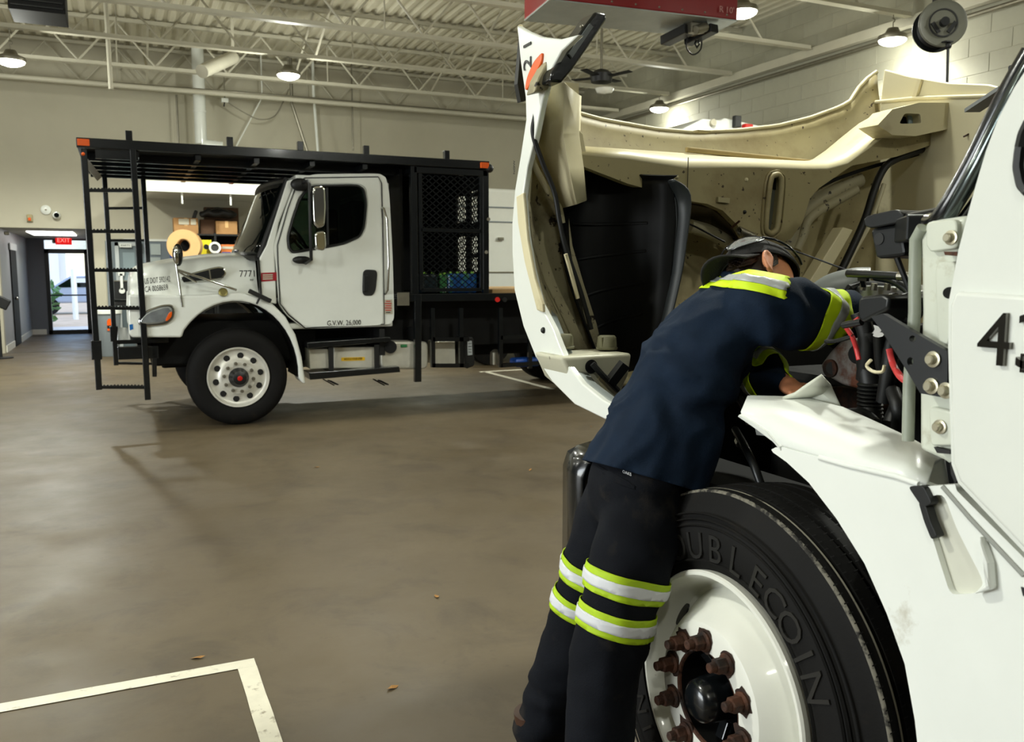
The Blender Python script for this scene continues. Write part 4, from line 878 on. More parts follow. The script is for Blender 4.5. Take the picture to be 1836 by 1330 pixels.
# white van parked behind the work truck
vx0 = V(795, 345, Y=13.2).x; vz = V(900, 338, Y=13.2).z
van = thing('white_van', 'white panel van parked behind the black cage truck', 'van', (vx0+2.1, 14.2, 0))
MB().prism([(vx0, 13.2, .45), (vx0, 13.2, 1.2), (vx0+.1, 13.2, vz-.05), (vx0+.3, 13.2, vz), (vx0+3.0, 13.2, vz), (vx0+3.7, 13.2, 1.5), (vx0+4.3, 13.2, 1.2), (vx0+4.35, 13.2, .45)], (0, 2.0, 0)).build('body', M_white, van, bevel=.06, seg=3)
for z in (V(900, 372, Y=13.2).z, V(900, 398, Y=13.2).z, V(900, 488, Y=13.2).z): MB().bb((vx0+.1, 13.185, z-.012), (vx0+3.0, 13.2, z+.012)).build('panel_crease', M_dull if z < 1.6 else M_grey, van, bevel=.005)
for x in (.8, 3.5): MB().lathe([(0, .36), (.03, .37), (.2, .37), (.2, 0)], (vx0+x, 13.15, .37), (0, 1, 0)).build('wheel', M_rubber, van)
q = V(898, 428, Y=13.15); MB().box((q.x, 13.17, q.z), (.12, .05, .05)).build('door_handle', M_chrome, van, bevel=.01)
# tall white truck box further behind
by = 10.9; q0 = V(1225, 225, Y=by); q1 = V(1262, 212, Y=by); q2 = V(1420, 224, Y=by)
bt = thing('white_box_truck', 'tall white truck roof showing above the raised hood, with a red lamp', 'truck', (q1.x+1, by+1, 0))
MB().prism([(q0.x, by, .5), (q0.x, by, q0.z-.05), (q1.x, by, q1.z), (q1.x+.35, by, q1.z), (q1.x+.4, by, q2.z+.02), (q2.x+.0, by, q2.z-.12), (q2.x, by, .5)], (0, 2.0, 0)).build('body', M_white, bt, bevel=.04)
q = V(1321, 218, Y=by-.04); MB().box(q, (.12, .08, .17)).build('black_lamp_box', M_blackm, bt, bevel=.01)
q = V(1340, 227, Y=by-.04); MB().box(q, (.16, .1, .075)).build('red_lamp', M_red, bt, bevel=.02)
q = V(1277, 220, Y=by-.02); MB().cyl(q, q+Vector((0, -.04, 0)), .05).build('round_cap', M_wall, bt)
for x in (.5, 1.6): MB().lathe([(0, .44), (.03, .45), (.25, .45), (.25, 0)], (q0.x+x, by-.02, .45), (0, 1, 0)).build('wheel', M_rubber, bt)
# ------------------------------------------------------------------ white truck with the raised hood (faces +Y)
def B(px, py, X=1.26): return V(px, py, X=X)
TB = thing('open_hood_truck', 'white truck with its hood tilted open and its front wheel beside the mechanic', 'truck', (2.25, 1.6, 0))
def steer_wheel(cx, sgn, detail):
    """front wheel; sgn -1 faces -X"""
    ax = Vector((sgn, 0, 0)); c = Vector((cx, 1.6, .505))
    prof = [(-.02, .30), (-.003, .325), (.004, .36), (.002, .405), (-.008, .44), (-.022, .468), (-.030, .480), (-.034, .490), (-.036, .497),
            (-.066, .500), (-.068, .488), (-.076, .488), (-.078, .502), (-.115, .504), (-.118, .489), (-.128, .489), (-.131, .504), (-.165, .504), (-.168, .489), (-.178, .489), (-.181, .502), (-.214, .500), (-.217, .488), (-.225, .488), (-.228, .499), (-.26, .496), (-.275, .47), (-.29, .40), (-.28, .30)]
    t = MB().lathe(prof, c, ax, 128, closed=True).build('tyre', M_rubber, TB, smooth=28)
    rp = [(-.03, .302), (.004, .306), (.010, .302), (.010, .294), (.002, .288), (-.03, .276), (-.062, .268), (-.075, .262), (-.078, .252), (-.05, .235), (-.012, .212), (.012, .196), (.026, .184), (.030, .172), (.030, .119), (.024, .114), (-.02, .112), (-.05, .110)]
    M_rim = mat('white_wheel_paint', (228, 228, 218), .35, coat=.2, var=.03, dirt=(120, 84, 52), dscale=11, dcut=(.66, .74))
    rim = MB().lathe(rp, c, ax, 96, caps=False).build('rim', M_rim, t, smooth=30)
    if not detail: return t
    # scuffed lines on the shoulder and tread
    M_sc = mat('tread_scuff', (112, 108, 96), .8, var=.2, vscale=30, dirt=(30, 28, 24), dscale=30, dcut=(.46, .56))
    MB().lathe([(-.0345, .4935), (-.0360, .4985), (-.0405, .5004)], c, ax, 128, caps=False).build('shoulder_scuff', M_sc, t, smooth=60, fix=False)
    MB().lathe([(-.0668, .5006), (-.0685, .494)], c, ax, 128, caps=False).lathe([(-.062, .5006), (-.0668, .5008)], c, ax, 128, caps=False).build('groove_scuff', mat('groove_dust', (158, 154, 138), .8, dirt=(40, 37, 32), dscale=14, dcut=(.58, .68)), t, fix=False)
    M_sip = mat('sipe_dark', (9, 9, 9), .7)
    sp = MB()
    for k in range(150):
        a = 2*math.pi*k/150; d = Vector((0, math.cos(a), math.sin(a))); tt = Vector((0, -math.sin(a), math.cos(a)))
        for x in (-.041, -.080, -.113, -.133, -.163):
            p = c+ax*x+d*(.5012 if x > -.07 else .5045); w_ = ax*.006; s = tt*.0014
            sp.add([p-w_-s, p+w_-s+tt*.002, p+w_+s+tt*.002, p-w_+s], [(0, 1, 2, 3)])
    sp.build('tread_sipe', M_sip, t, kind='stuff', fix=False)
    for r0 in (.33, .415, .43, .445): MB().lathe([(.001+.003*(r0 < .4), r0-.003), (.0055, r0), (.001, r0+.003)], c, ax, 128, caps=False).build('sidewall_ring', M_rubber, t, smooth=60, fix=False)
    # raised lettering round the sidewall
    def arc_text(txt, a0, step, size, R_):
        for k, chh in enumerate(txt):
            vs, fs = text_shape(chh, size, .0026); mb = MB(); out = []
            for v in vs:
                an = math.radians(a0+step*k)+v.x/R_; r = R_+v.y
                out.append(c+ax*(.0045+v.z)+Vector((0, math.cos(an), math.sin(an)))*r)
            mb.add(out, fs).build('raised_letter', mat('letter_rubber', (34, 33, 31), .42), t, fix=False)
    arc_text('DOUBLE', 51, 12.2, .095, .362); arc_text('COIN', 121.8, 10.1, .095, .362)
    arc_text('DOUBLE', 234, 12.2, .075, .362); arc_text('COIN', 301.8, 10.1, .075, .362)
    # two hand holes
    for a in (38, 218):
        a = math.radians(a); d = Vector((0, math.cos(a), math.sin(a))); tt = Vector((0, -math.sin(a), math.cos(a)))
        nn = (ax*.83+d*.55).normalized(); uu = tt; vv = nn.cross(uu)
        pc = c+d*.224+ax*(-.026)
        MB().prism([pc+uu*.042*math.cos(k*math.pi/8)+vv*.021*math.sin(k*math.pi/8) for k in range(16)], nn*.0045).build('hand_hole', M_ink, rim)
    # hub, studs, rust
    hubc = c
    MB().lathe([(-.05, .110), (-.045, .062), (-.02, .056), (.03, .055), (.055, .05), (.068, .036), (.070, .0)], hubc, ax, 40).build('hub_cap', M_black, rim, smooth=40)
    MB().lathe([(.0225, .1122), (.0, .1108), (-.05, .1085), (-.05, .055)], hubc, ax, 40, caps=False).build('hub_recess', M_under, rim, smooth=40)
    for k in range(5):
        a = 2*math.pi*k/5+.9; d = Vector((0, math.cos(a), math.sin(a))); MB().bar(c+d*.065+ax*(-.03), c+d*.108+ax*(-.012), .03, .014, (1, 0, 0)).build('hub_rib', M_black, rim, bevel=.003)
    MB().lathe([(.0308, .1190), (.0308, .1165), (.0262, .1138), (.0215, .1124)], c, ax, 64, caps=False).build('rusty_pilot_edge', M_rust, rim, smooth=60, fix=False)
    lugc = Vector((c.x, 1.6, .51))
    for k in range(10):
        a = math.radians(13.5+36*k); d = Vector((0, math.cos(a), math.sin(a))); p = c+d*.1429
        n = MB(); n.lathe([(.030, .0255), (.036, .0255), (.040, .022)], p, ax, 24); n.lathe([(.040, .0195), (.064, .0190), (.067, .0165)], p, ax, 6); n.lathe([(.067, .0125), (.083, .0115), (.085, .009), (.085, 0)], p, ax, 16)
        n.build('lug_nut', M_rust, rim, smooth=30)
        # ragged rust stain ring
        m_ = 22; ring = []
        for q in range(m_):
            an = 2*math.pi*q/m_; rr = .027+.010*max(0, noise.noise(Vector((k*7.1, math.cos(an)*2, math.sin(an)*2))))*2+(.004 if math.sin(an) > .3 else 0)
            ring.append(p+ax*.0312+Vector((0, math.cos(an), math.sin(an)))*rr)
        MB().add(ring, [tuple(range(m_))]).build('rust_stain', mat('dark_rust', (46, 27, 17), .8, var=.3, vscale=30), rim, fix=False)
    return t
steer_wheel(1.275, -1, True); steer_wheel(3.26, 1, False)
# --- running gear, frame, engine
fr = MB().bb((1.80, -4.2, .55), (1.88, 2.55, .82)).build('frame_rail', M_under, TB, bevel=.01)
MB().bb((2.66, -4.2, .55), (2.74, 2.55, .82)).build('frame_rail', M_under, TB, bevel=.01)
MB().cyl((1.56, 1.6, .5), (3.0, 1.6, .5), .075).bb((1.65, 1.53, .42), (2.9, 1.67, .55)).build('front_axle', M_under, TB)
MB().cyl((1.50, 1.6, .505), (1.62, 1.6, .505), .2).build('brake_drum', M_under, TB)
for Y in (-3.2,):
    for x in (1.3, 3.0): MB().lathe([(-.13, .3), (-.12, .46), (-.10, .5), (.10, .5), (.12, .46), (.13, .3)], (x+.13, Y, .505), (1, 0, 0), 40).build('rear_tyre', M_rubber, TB, smooth=35)
# bumper
bp = MB(); br = []
for k, (x, y) in enumerate([(1.27, 2.26), (1.275, 2.36), (1.31, 2.46), (1.42, 2.52), (2.25, 2.56), (3.1, 2.52), (3.21, 2.46), (3.245, 2.36), (3.25, 2.26)]):
    t = -1 if x < 1.4 else (1 if x > 3.1 else 0)
    br.append([(x-(.0), y, .55), (x, y, .90), (x-.012*t*-1*0+.01, y-.01, .945), (x+.035*(1 if x < 2.25 else -1), y-.03, .965), (x+.08*(1 if x < 2.25 else -1), y-.06, .95), (x+.09*(1 if x < 2.25 else -1), y-.07, .55)])
bp.grid(br); bp.build('bumper', M_black, TB, smooth=50, solid=.012)
eng = MB().bb((1.98, 1.32, .75), (2.6, 2.25, 1.22)).bb((1.9, 1.15, .7), (2.7, 1.4, 1.15)).build('engine_block', M_under, TB, bevel=.03)
MB().bb((1.6, .98, .85), (3.1, 1.02, 1.6)).bb((1.35, .96, .6), (3.2, 1.0, .9)).build('firewall', M_under, TB)
MB().bb((1.62, 2.28, .7), (2.95, 2.36, 1.34)).build('radiator', M_under, TB, bevel=.01)
MB().bb((1.45, 1.15, .78), (1.72, 2.25, .95)).build('splash_panel', M_under, TB, bevel=.02)
def E_(px, py, X=1.75): return V(px, py, X=X)
# valve cover and breathers
vc = MB()
a, b = E_(1532, 518, 1.95), E_(1628, 520, 1.95)
MB().prism(rnd([E_(x, y, 1.95) for x, y in ((1528, 522), (1540, 511), (1600, 514), (1628, 520), (1632, 548), (1530, 545))], 3, .2), (.35, 0, 0)).build('valve_cover', mat('valve_alu', (170, 172, 170), .3, metal=.85, var=.2, vscale=22), TB, bevel=.012)
for px in (1546, 1566, 1590, 1612): MB().cyl(E_(px, 520, 1.93), E_(px+2, 508, 1.93), .009, n=8).build('cover_bolt', M_dull, eng)
MB().tube([E_(1515, 530, 1.93), E_(1524, 516, 1.93), E_(1545, 509, 1.98), E_(1600, 512, 2.0)], .012, 8).build('dark_band', M_blackm, eng)
mb = MB(); mb.tube(spline([E_(1465, 545, 2.0), E_(1490, 524, 2.0), E_(1530, 513, 2.02), E_(1560, 512, 2.05)]), .055, 14); mb.build('grey_duct', mat('duct_grey', (104, 108, 106), .45), TB, smooth=60)
MB().tube([E_(1520, 490, 1.80), E_(1600, 494, 1.80), E_(1638, 497, 1.80)], .0105, 10).build('coolant_hose', M_blackp, TB, smooth=60)
MB().tube([E_(1612, 495, 1.79), E_(1640, 497, 1.79)], .012, 10).build('hose_fitting', M_alu, TB)
MB().tube(spline([E_(1570, 496, 1.85), E_(1600, 502, 1.85), E_(1625, 518, 1.85), E_(1634, 530, 1.85)]), .012, 8).build('coolant_hose', M_blackp, TB, smooth=60)
MB().bar(E_(1545, 494, 1.82), E_(1549, 512, 1.85), .012, .012).bar(E_(1540, 500, 1.82), E_(1556, 501, 1.82), .01, .01).build('hose_clip', M_blackm, eng)
MB().prism(rnd([E_(x, y, 1.42) for x, y in ((1538, 532), (1582, 527), (1595, 535), (1592, 555), (1560, 570), (1546, 578), (1537, 570))], 3, .25), (.12, 0, 0)).build('intake_cap', M_blackp, TB, bevel=.012, seg=3, smooth=50)
ic = MB().cyl(E_(1588, 552, 1.55), E_(1640, 553, 1.55), .030).build('intake_tube', M_blackp, TB, smooth=40)
for px in (1598, 1622): MB().cyl(E_(px, 552, 1.55), E_(px+5, 552.5, 1.55), .033).build('clamp_ring', M_blackm, ic, smooth=40)
# rusted exhaust manifold
man = rnd([E_(x, y, 1.72) for x, y in ((1470, 655), (1488, 630), (1512, 606), (1540, 612), (1552, 650), (1550, 700), (1510, 690), (1478, 672))], 3, .2)
M_man = mat('exhaust_rust', (112, 106, 100), .6, metal=.35, var=.3, vscale=14, dirt=(92, 50, 28), dscale=7, dcut=(.45, .55), bump=.3)
ex = MB().prism(man, (.16, 0, 0)).build('exhaust_manifold', M_man, TB, bevel=.02, seg=3, smooth=50)
for x, y, r in ((1493, 660, .017), (1540, 635, .026)): MB().cyl(E_(x, y, 1.735), E_(x, y, 1.714), r).build('port_hole', M_ink, ex)
MB().lathe([(0, .024), (.012, .024), (.012, .017)], E_(1493, 660, 1.725), (-1, 0, 0)).build('port_flange', M_rust, ex)
MB().prism(rnd([E_(x, y, 1.8) for x, y in ((1480, 690), (1540, 700), (1560, 740), (1500, 745))], 3, .3), (.2, 0, 0)).build('lower_manifold', M_rust, TB, bevel=.03)
MB().tube(spline([E_(1560, 590, 1.6), E_(1556, 650, 1.62), E_(1562, 700, 1.62), E_(1560, 755, 1.6)]), .026, 12).build('corrugated_hose', M_blackm, TB, smooth=60)
for k in range(9): 
    p = E_(1560, 690+k*7, 1.61); MB().lathe([(-.004, .0275), (0, .0305), (.004, .0275)], p, (0, 0, 1), 14).build('hose_rib', M_blackm, TB, smooth=60)
MB().tube(spline([E_(1500, 745, 1.6), E_(1545, 742, 1.58), E_(1570, 760, 1.55)]), .014, 8).build('lower_hose', M_blackp, TB, smooth=60)
M_wire = mat('red_wire', (196, 58, 58), .4)
MB().tube(spline([E_(1513, 582, 1.5), E_(1526, 600, 1.5), E_(1534, 620, 1.5), E_(1540, 645, 1.5)]), .0055, 6).tube(spline([E_(1528, 578, 1.5), E_(1540, 570, 1.5)]), .004, 6).build('red_cable', M_wire, TB, smooth=60)
MB().tube(spline([E_(1594, 625, 1.45), E_(1600, 650, 1.45), E_(1612, 672, 1.42), E_(1626, 684, 1.42)]), .007, 6).build('red_cable', M_wire, TB, smooth=60)
MB().tube(spline([E_(1562, 645, 1.47), E_(1554, 656, 1.47), E_(1566, 666, 1.47), E_(1582, 666, 1.47), E_(1586, 655, 1.47)]), .0038, 6).build('cream_cable', M_creamc, TB, smooth=60)
MB().tube([E_(1512, 583, 1.48), E_(1545, 577, 1.48)], .008, 8).tube(spline([E_(1480, 612, 1.5), E_(1500, 611, 1.5), E_(1530, 602, 1.5)]), .005, 6).build('black_pipe', M_blackp, TB, smooth=60)
for pts, r in (([(1540, 560), (1555, 610), (1550, 680)], .02), ([(1590, 560), (1598, 620), (1585, 720)], .018), ([(1620, 570), (1618, 700), (1600, 760)], .022), ([(1575, 600), (1580, 660), (1600, 690)], .012), ([(1600, 700), (1612, 740), (1608, 780)], .016)):
    MB().tube(spline([E_(x, y, 1.55+random.random()*.1) for x, y in pts]), r, 8).build('engine_hose', M_blackm, TB, smooth=60)
MB().tube(spline([E_(1318, 770, 1.55), E_(1335, 800, 1.5), E_(1352, 835, 1.48), E_(1365, 870, 1.48)]), .011, 10).build('brake_hose', M_blackp, TB, smooth=60)
MB().tube([E_(1326, 790, 1.53), E_(1330, 796, 1.52)], .015, 10).build('hose_fitting', M_alu, TB)
MB().tube(spline([E_(1300, 700, 1.6), E_(1330, 720, 1.6), E_(1345, 760, 1.6)]), .012, 8).build('engine_hose', M_blackm, TB, smooth=60)
# --- quarter fender behind the wheel
M_f = M_whiteB
lip = [(1645, 1335), (1640, 1290), (1622, 1190), (1590, 1100), (1550, 1010), (1500, 930), (1450, 865), (1410, 828), (1386, 811), (1383, 806), (1390, 802)]
upper = [(1402, 801), (1440, 812), (1520, 831), (1608, 853), (1660, 872), (1712, 868)]
XF = 1.262
outer = [B(x, y, XF) for x, y in lip]+[B(x, y, XF) for x, y in upper]+[B(1716, 880, XF), B(1836, 1000, XF)]+[Vector((XF, .74, 1.03)), Vector((XF, .70, .42)), Vector((XF, 1.00, .42)), Vector((XF, 1.015, .6))]
rec = rnd([B(x, y, XF) for x, y in ((1650, 893), (1692, 885), (1716, 950), (1765, 1045), (1748, 1064), (1704, 1066), (1686, 1010))], 3, .25)
qf = MB(); keyhole(qf, outer, [rec], (.03, 0, 0))
fen = qf.build('quarter_fender', M_f, TB, bevel=.006, seg=2, smooth=40)
MB().prism([p+Vector((.014, 0, 0)) for p in rec], (.01, 0, 0)).build('recess_plate', mat('recess_plate', (206, 206, 192), .4, var=.05, vscale=6, dirt=(150, 118, 74), dscale=9, dcut=(.62, .72)), fen)
MB().prism(rnd([B(x, y, XF-.012) for x, y in ((1627, 872), (1655, 870), (1671, 903), (1656, 910), (1648, 903))], 3, .25), (.02, 0, 0)).build('latch_head', M_blackm, fen, bevel=.004)
MB().prism(rnd([B(x, y, XF-.012) for x, y in ((1646, 900), (1660, 908), (1668, 935), (1680, 962), (1669, 967), (1656, 935))], 3, .2), (.02, 0, 0)).build('latch_strap', M_blackm, fen, bevel=.004)
# top face of the fender: rows from the outer edge to the inner edge
r0 = [B(x, y, XF+.001) for x, y in ((1329, 742), (1352, 755), (1378, 772), (1402, 799), (1450, 813), (1520, 831), (1608, 852), (1660, 871))]
r1 = [B(x, y, 1.30) for x, y in ((1336, 724), (1375, 736), (1410, 752), (1440, 772), (1490, 790), (1545, 805), (1620, 830), (1668, 852))]
r2 = [B(x, y, 1.37) for x, y in ((1340, 714), (1400, 726), (1430, 735), (1465, 750), (1510, 767), (1560, 782), (1630, 808), (1675, 830))]
r3 = [B(x, y, 1.46) for x, y in ((1345, 711), (1412, 714), (1450, 718), (1508, 733), (1540, 747), (1580, 765), (1632, 790), (1690, 822))]
r4 = [p+Vector((.03, 0, -.10)) for p in r3]
rm = [p-Vector((0, 0, .035)) for p in r0[:3]]+r0[3:]
ft = MB().grid([r0, r1, r2, r3, r4]).build('fender_top', M_f, fen, smooth=35, solid=.012)
nose = MB().grid([[r0[0], r0[1], r0[2], r0[3]], [B(1327, 745, XF+.004), B(1360, 768, XF+.004), B(1390, 790, XF+.004), B(1404, 806, XF+.004)]]).build('fender_nose', M_f, fen, solid=.012)
fin = MB().grid([[B(1403, 714, 1.42), B(1425, 706, 1.42), B(1448, 690, 1.42), B(1474, 673, 1.42)], [B(1412, 718, 1.46), B(1442, 716, 1.47), B(1475, 705, 1.48), B(1490, 690, 1.49)], [B(1440, 722, 1.47), B(1480, 725, 1.48), B(1504, 728, 1.49), B(1512, 738, 1.5)]])
fin.build('fender_flap', mat('flap_plastic', (196, 198, 184), .5, dirt=(80, 74, 60), dscale=20, dcut=(.6, .68)), fen, smooth=30, solid=.008)
# raised crease lines on fender side
MB().tube([B(1470, 820, XF), B(1520, 834, XF), B(1608, 854, XF), B(1648, 868, XF)], .006, 8).build('fender_crease', M_f, fen, smooth=60)
MB().prism([B(x, y, XF-.02) for x, y in ((1742, 1066), (1774, 1058), (1770, 1010), (1752, 960), (1760, 1020), (1766, 1046))], (.022, 0, 0)).build('step_boss', M_f, fen, bevel=.006)
MB().tube([B(1690, 872, XF-.002), B(1740, 930, XF-.002), B(1836, 1032, XF-.002)], .004, 6).build('seam', mat('seam_grey', (150, 152, 146), .5), fen)
MB().prism([B(x, y, XF-.003) for x, y in ((1703, 828), (1708, 830), (1718, 860), (1712, 866), (1705, 850))], (.02, 0, 0)).build('seal_gap', M_blackm, fen)
MB().prism([B(x, y, XF-.003) for x, y in ((1830, 1052), (1845, 1058), (1845, 1075), (1834, 1068))], (.02, 0, 0)).build('step_slot', M_blackm, fen)
# --- cab
XD = 1.25
dpx = [(1709, 500), (1701, 540), (1700, 620), (1703, 740), (1706, 832), (1718, 866), (1836, 990)]
dup_ = [(1836, 130), (1818, 158), (1790, 212), (1768, 270), (1750, 330), (1735, 385), (1718, 450)]
dp = [B(x, y, XD) for x, y in dpx]+[Vector((XD, .70, .92)), Vector((XD, -.05, .90)), Vector((XD, -.05, 2.0)), Vector((XD+.0, .60, 2.02))]+[B(x, y, XD) for x, y in dup_]
wn_pts = [B(x, y, XD) for x, y in ((1831, 270), (1828, 300), (1834, 330), (1845, 345))]+[Vector((XD, .1, 1.66)), Vector((XD, .1, 1.95)), Vector((XD, .62, 1.95)), B(1850, 215, XD), B(1838, 240, XD)]
dB = MB(); keyhole(dB, dp, [rnd(wn_pts, 3, .2)], (.05, 0, 0))
doorB = dB.build('door', M_white, TB, bevel=.008, seg=2, smooth=40)
MB().prism([p+Vector((.02, 0, 0)) for p in rnd(wn_pts, 3, .2)], (.006, 0, 0)).build('window_pane', MATS['tinted_glass'], doorB)
wg = [p+Vector((-.004, 0, 0)) for p in rnd(wn_pts, 3, .2)]; MB().tube(wg+[wg[0]], .008, 6).build('window_gasket', M_blackm, doorB)
# door shoulder crease: lower skin stands a little proud
low = [B(x, y, XD-.012) for x, y in ((1712, 522), (1702, 548), (1701, 620), (1704, 740), (1707, 830), (1719, 863), (1836, 985))]+[Vector((XD-.012, .70, .93)), Vector((XD-.012, -.05, .91)), Vector((XD-.012, -.05, 1.46)), B(1836, 530, XD-.012)]
MB().prism(low, (.014, 0, 0)).build('door_skin', M_white, doorB, bevel=.007, seg=3, smooth=40)
M_badge = mat('chrome_badge', (120, 118, 112), .12, metal=1)
p4 = B(1787, 622, XD-.016); p3 = B(1836, 612, XD-.016)
text_on('badge_number', '43', .118, B(1817, 616, XD-.016), (0, -1, 0), (0, 0, 1), M_badge, doorB, depth=.004)
text_on('badge_number', '00', .118, B(1817, 616, XD-.016)+Vector((0, -.15, 0)), (0, -1, 0), (0, 0, 1), M_badge, doorB, depth=.004)
text_on('badge_letter', 'DT466', .042, B(1828, 652, XD-.016), (0, -1, 0), (0, 0, 1), M_badge, doorB, depth=.004, align='LEFT')
# cowl / hinge pillar
XC = 1.31
cp = MB(); cw_ = [B(x, y, XC) for x, y in ((1662, 396), (1716, 388), (1735, 386), (1722, 450), (1712, 520), (1710, 640), (1712, 840), (1690, 825), (1648, 806), (1648, 700), (1652, 560), (1650, 430))]
cowl = cp.prism(cw_, (.04, 0, 0)).build('hinge_pillar', mat('pillar_paint', (206, 210, 196), .35, coat=.2, var=.04, dirt=(150, 140, 110), dscale=8, dcut=(.62, .8)), TB, bevel=.008, seg=2, smooth=40)
M_pil = MATS['pillar_paint']
MB().tube([B(1655, 408, XC), B(1642, 430, XC+.005), B(1640, 500, XC+.005), B(1640, 560, XC+.005), B(1630, 690, XC+.005), B(1628, 790, XC+.005)], .011, 10).build('pillar_flange', mat('flange_grey', (150, 156, 142), .4, var=.1), cowl, smooth=60)
MB().prism(rnd([B(x, y, XC-.012) for x, y in ((1660, 398), (1714, 392), (1716, 445), (1668, 452), (1660, 440))], 3, .2), (.014, 0, 0)).prism(rnd([B(x, y, XC-.010) for x, y in ((1676, 470), (1714, 468), (1710, 560), (1700, 620), (1680, 610))], 3, .2), (.012, 0, 0)).build('hinge_boss', M_pil, cowl, bevel=.008, smooth=50)
MB().prism(rnd([B(x, y, XC-.014) for x, y in ((1664, 728), (1708, 738), (1708, 800), (1668, 800))], 3, .15), (.016, 0, 0)).build('lower_hinge', M_pil, cowl, bevel=.006, smooth=50)
MB().prism([B(x, y, XC-.016) for x, y in ((1692, 451), (1716, 451), (1716, 459), (1694, 457))], (.01, 0, 0)).build('rusty_slot', M_rust, cowl)
MB().prism([B(x, y, XC-.016) for x, y in ((1674, 801), (1704, 808), (1704, 814), (1680, 812))], (.01, 0, 0)).build('dark_slot', M_ink, cowl)
def bolt(px, py, X, r, m=M_dull):
    p = B(px, py, X); o = MB().lathe([(0, r*1.5), (.003, r*1.5), (.004, r)], p, (-1, 0, 0), 24).lathe([(.004, r), (.012, r*.95), (.014, r*.7), (.014, 0)], p, (-1, 0, 0), 12).build('bolt_head', m, cowl, smooth=30); return o
M_bolt = mat('bolt_zinc', (190, 184, 160), .3, metal=.7)
bolt(1706, 426, XC-.013, .0085, M_bolt); bolt(1686, 765, XC-.015, .0085, M_bolt)
MB().cyl(B(1702, 525, XC-.01), B(1702, 525, XC-.03), .010).build('black_plug', M_ink, cowl)
bk_ = MB(); keyhole(bk_, [B(x, y, XC-.03) for x, y in ((1562, 568), (1583, 562), (1636, 594), (1699, 630), (1698, 714), (1650, 705), (1628, 668), (1608, 636), (1580, 592))], [[B(1636+6*math.cos(k*.785), 607+6*math.sin(k*.785), XC-.03) for k in range(8)], [B(1632+6*math.cos(k*.785), 648+8*math.sin(k*.785), XC-.03) for k in range(8)]], (.012, 0, 0))
brk = bk_.build('support_bracket', mat('bracket_black', (28, 30, 32), .4), TB, bevel=.002)
for x, y in ((1674, 644), (1671, 692), (1697, 700)): bolt(x, y, XC-.031, .0095, M_bolt)
# windscreen pillar, screen, roof
pa, pb_ = V(1688, 388, X=1.33), V(1850, 92, X=1.36)
MB().tube(spline([V(1668, 398, X=1.36), pa, V(1740, 300, X=1.335), V(1800, 180, X=1.345), pb_]), .017, 12).build('pillar_trim', M_black, TB, smooth=60)
MB().tube(spline([V(1700, 388, X=1.33), V(1752, 300, X=1.325), V(1812, 180, X=1.335), V(1862, 92, X=1.35)]), .014, 12).build('windscreen_pillar', mat('pillar_dark_chrome', (90, 98, 96), .12, metal=.8), TB, smooth=60)
top = pb_; ws_rows = [[(1.36+(3.2-1.36)*s, pa.y+.18*math.sin(math.pi*s), pa.z-.02) for s in [k/8 for k in range(9)]], [(1.40+(3.15-1.40)*s, .62+.1*math.sin(math.pi*s), 2.25) for s in [k/8 for k in range(9)]]]
MB().grid(ws_rows).build('windscreen', M_ws, TB, smooth=180, solid=.01)
MB().bb((1.34, -.9, 2.25), (3.22, .62, 2.36)).build('roof', M_white, TB, bevel=.05, seg=3)
MB().bb((1.27, -.9, .9), (1.32, -.06, 2.3)).bb((3.2, -.9, .9), (3.26, 1.05, 2.3)).bb((1.3, -.95, .9), (3.24, -.9, 2.3)).bb((1.3, -.9, .85), (3.24, 1.0, .9)).build('cab_shell', M_white, TB, bevel=.02)
MB().bb((1.25, -.06, 2.0), (1.35, .62, 2.3)).build('door_header', M_white, TB, bevel=.02)
MB().bb((1.38, .1, .92), (1.9, .6, 1.4)).bb((1.38, -.05, 1.3), (1.9, .15, 1.95)).build('seat', M_under, TB, bevel=.05)
# wiper-like grey blade and black clip at the screen corner
MB().bar(V(1743, 198, X=2.6), V(1805, 158, X=2.5), .05, .012).build('wiper_arm', mat('blade_grey', (96, 100, 102), .4), TB)
MB().prism(rnd([V(x, y, X=1.75) for x, y in ((1806, 118), (1820, 114), (1826, 130), (1814, 158), (1810, 145))], 2, .25), (.03, 0, 0)).build('mirror_clip', M_blackp, TB, bevel=.005)
# black reservoir box on its arm
XB = 1.50
rb_ = MB().prism(rnd([B(x, y, XB) for x, y in ((1560, 410), (1614, 402), (1624, 458), (1570, 464))], 2, .12), (.11, 0, 0)).build('reservoir_box', M_blackp, TB, bevel=.006)
MB().prism(rnd([B(x, y, XB-.012) for x, y in ((1548, 393), (1556, 386), (1606, 375), (1618, 381), (1620, 397), (1562, 409), (1551, 406))], 2, .2), (.13, 0, 0)).build('box_lid', M_blackp, rb_, bevel=.007, smooth=50)
MB().lathe([(0, .013), (.001, .013), (.001, 0)], B(1576, 428, XB-.001), (-1, 0, 0)).build('moulded_mark', M_blackm, rb_)
MB().bar(B(1618, 398, XB+.04), B(1700, 384, 1.36), .022, .03).bar(B(1622, 415, XB+.05), B(1650, 408, 1.40), .05, .05).build('box_arm', M_blackp, TB, bevel=.004)
MB().tube([B(1608, 462, XB), B(1632, 522, XB+.02)], .006, 8).build('prop_rod', M_blackm, TB)
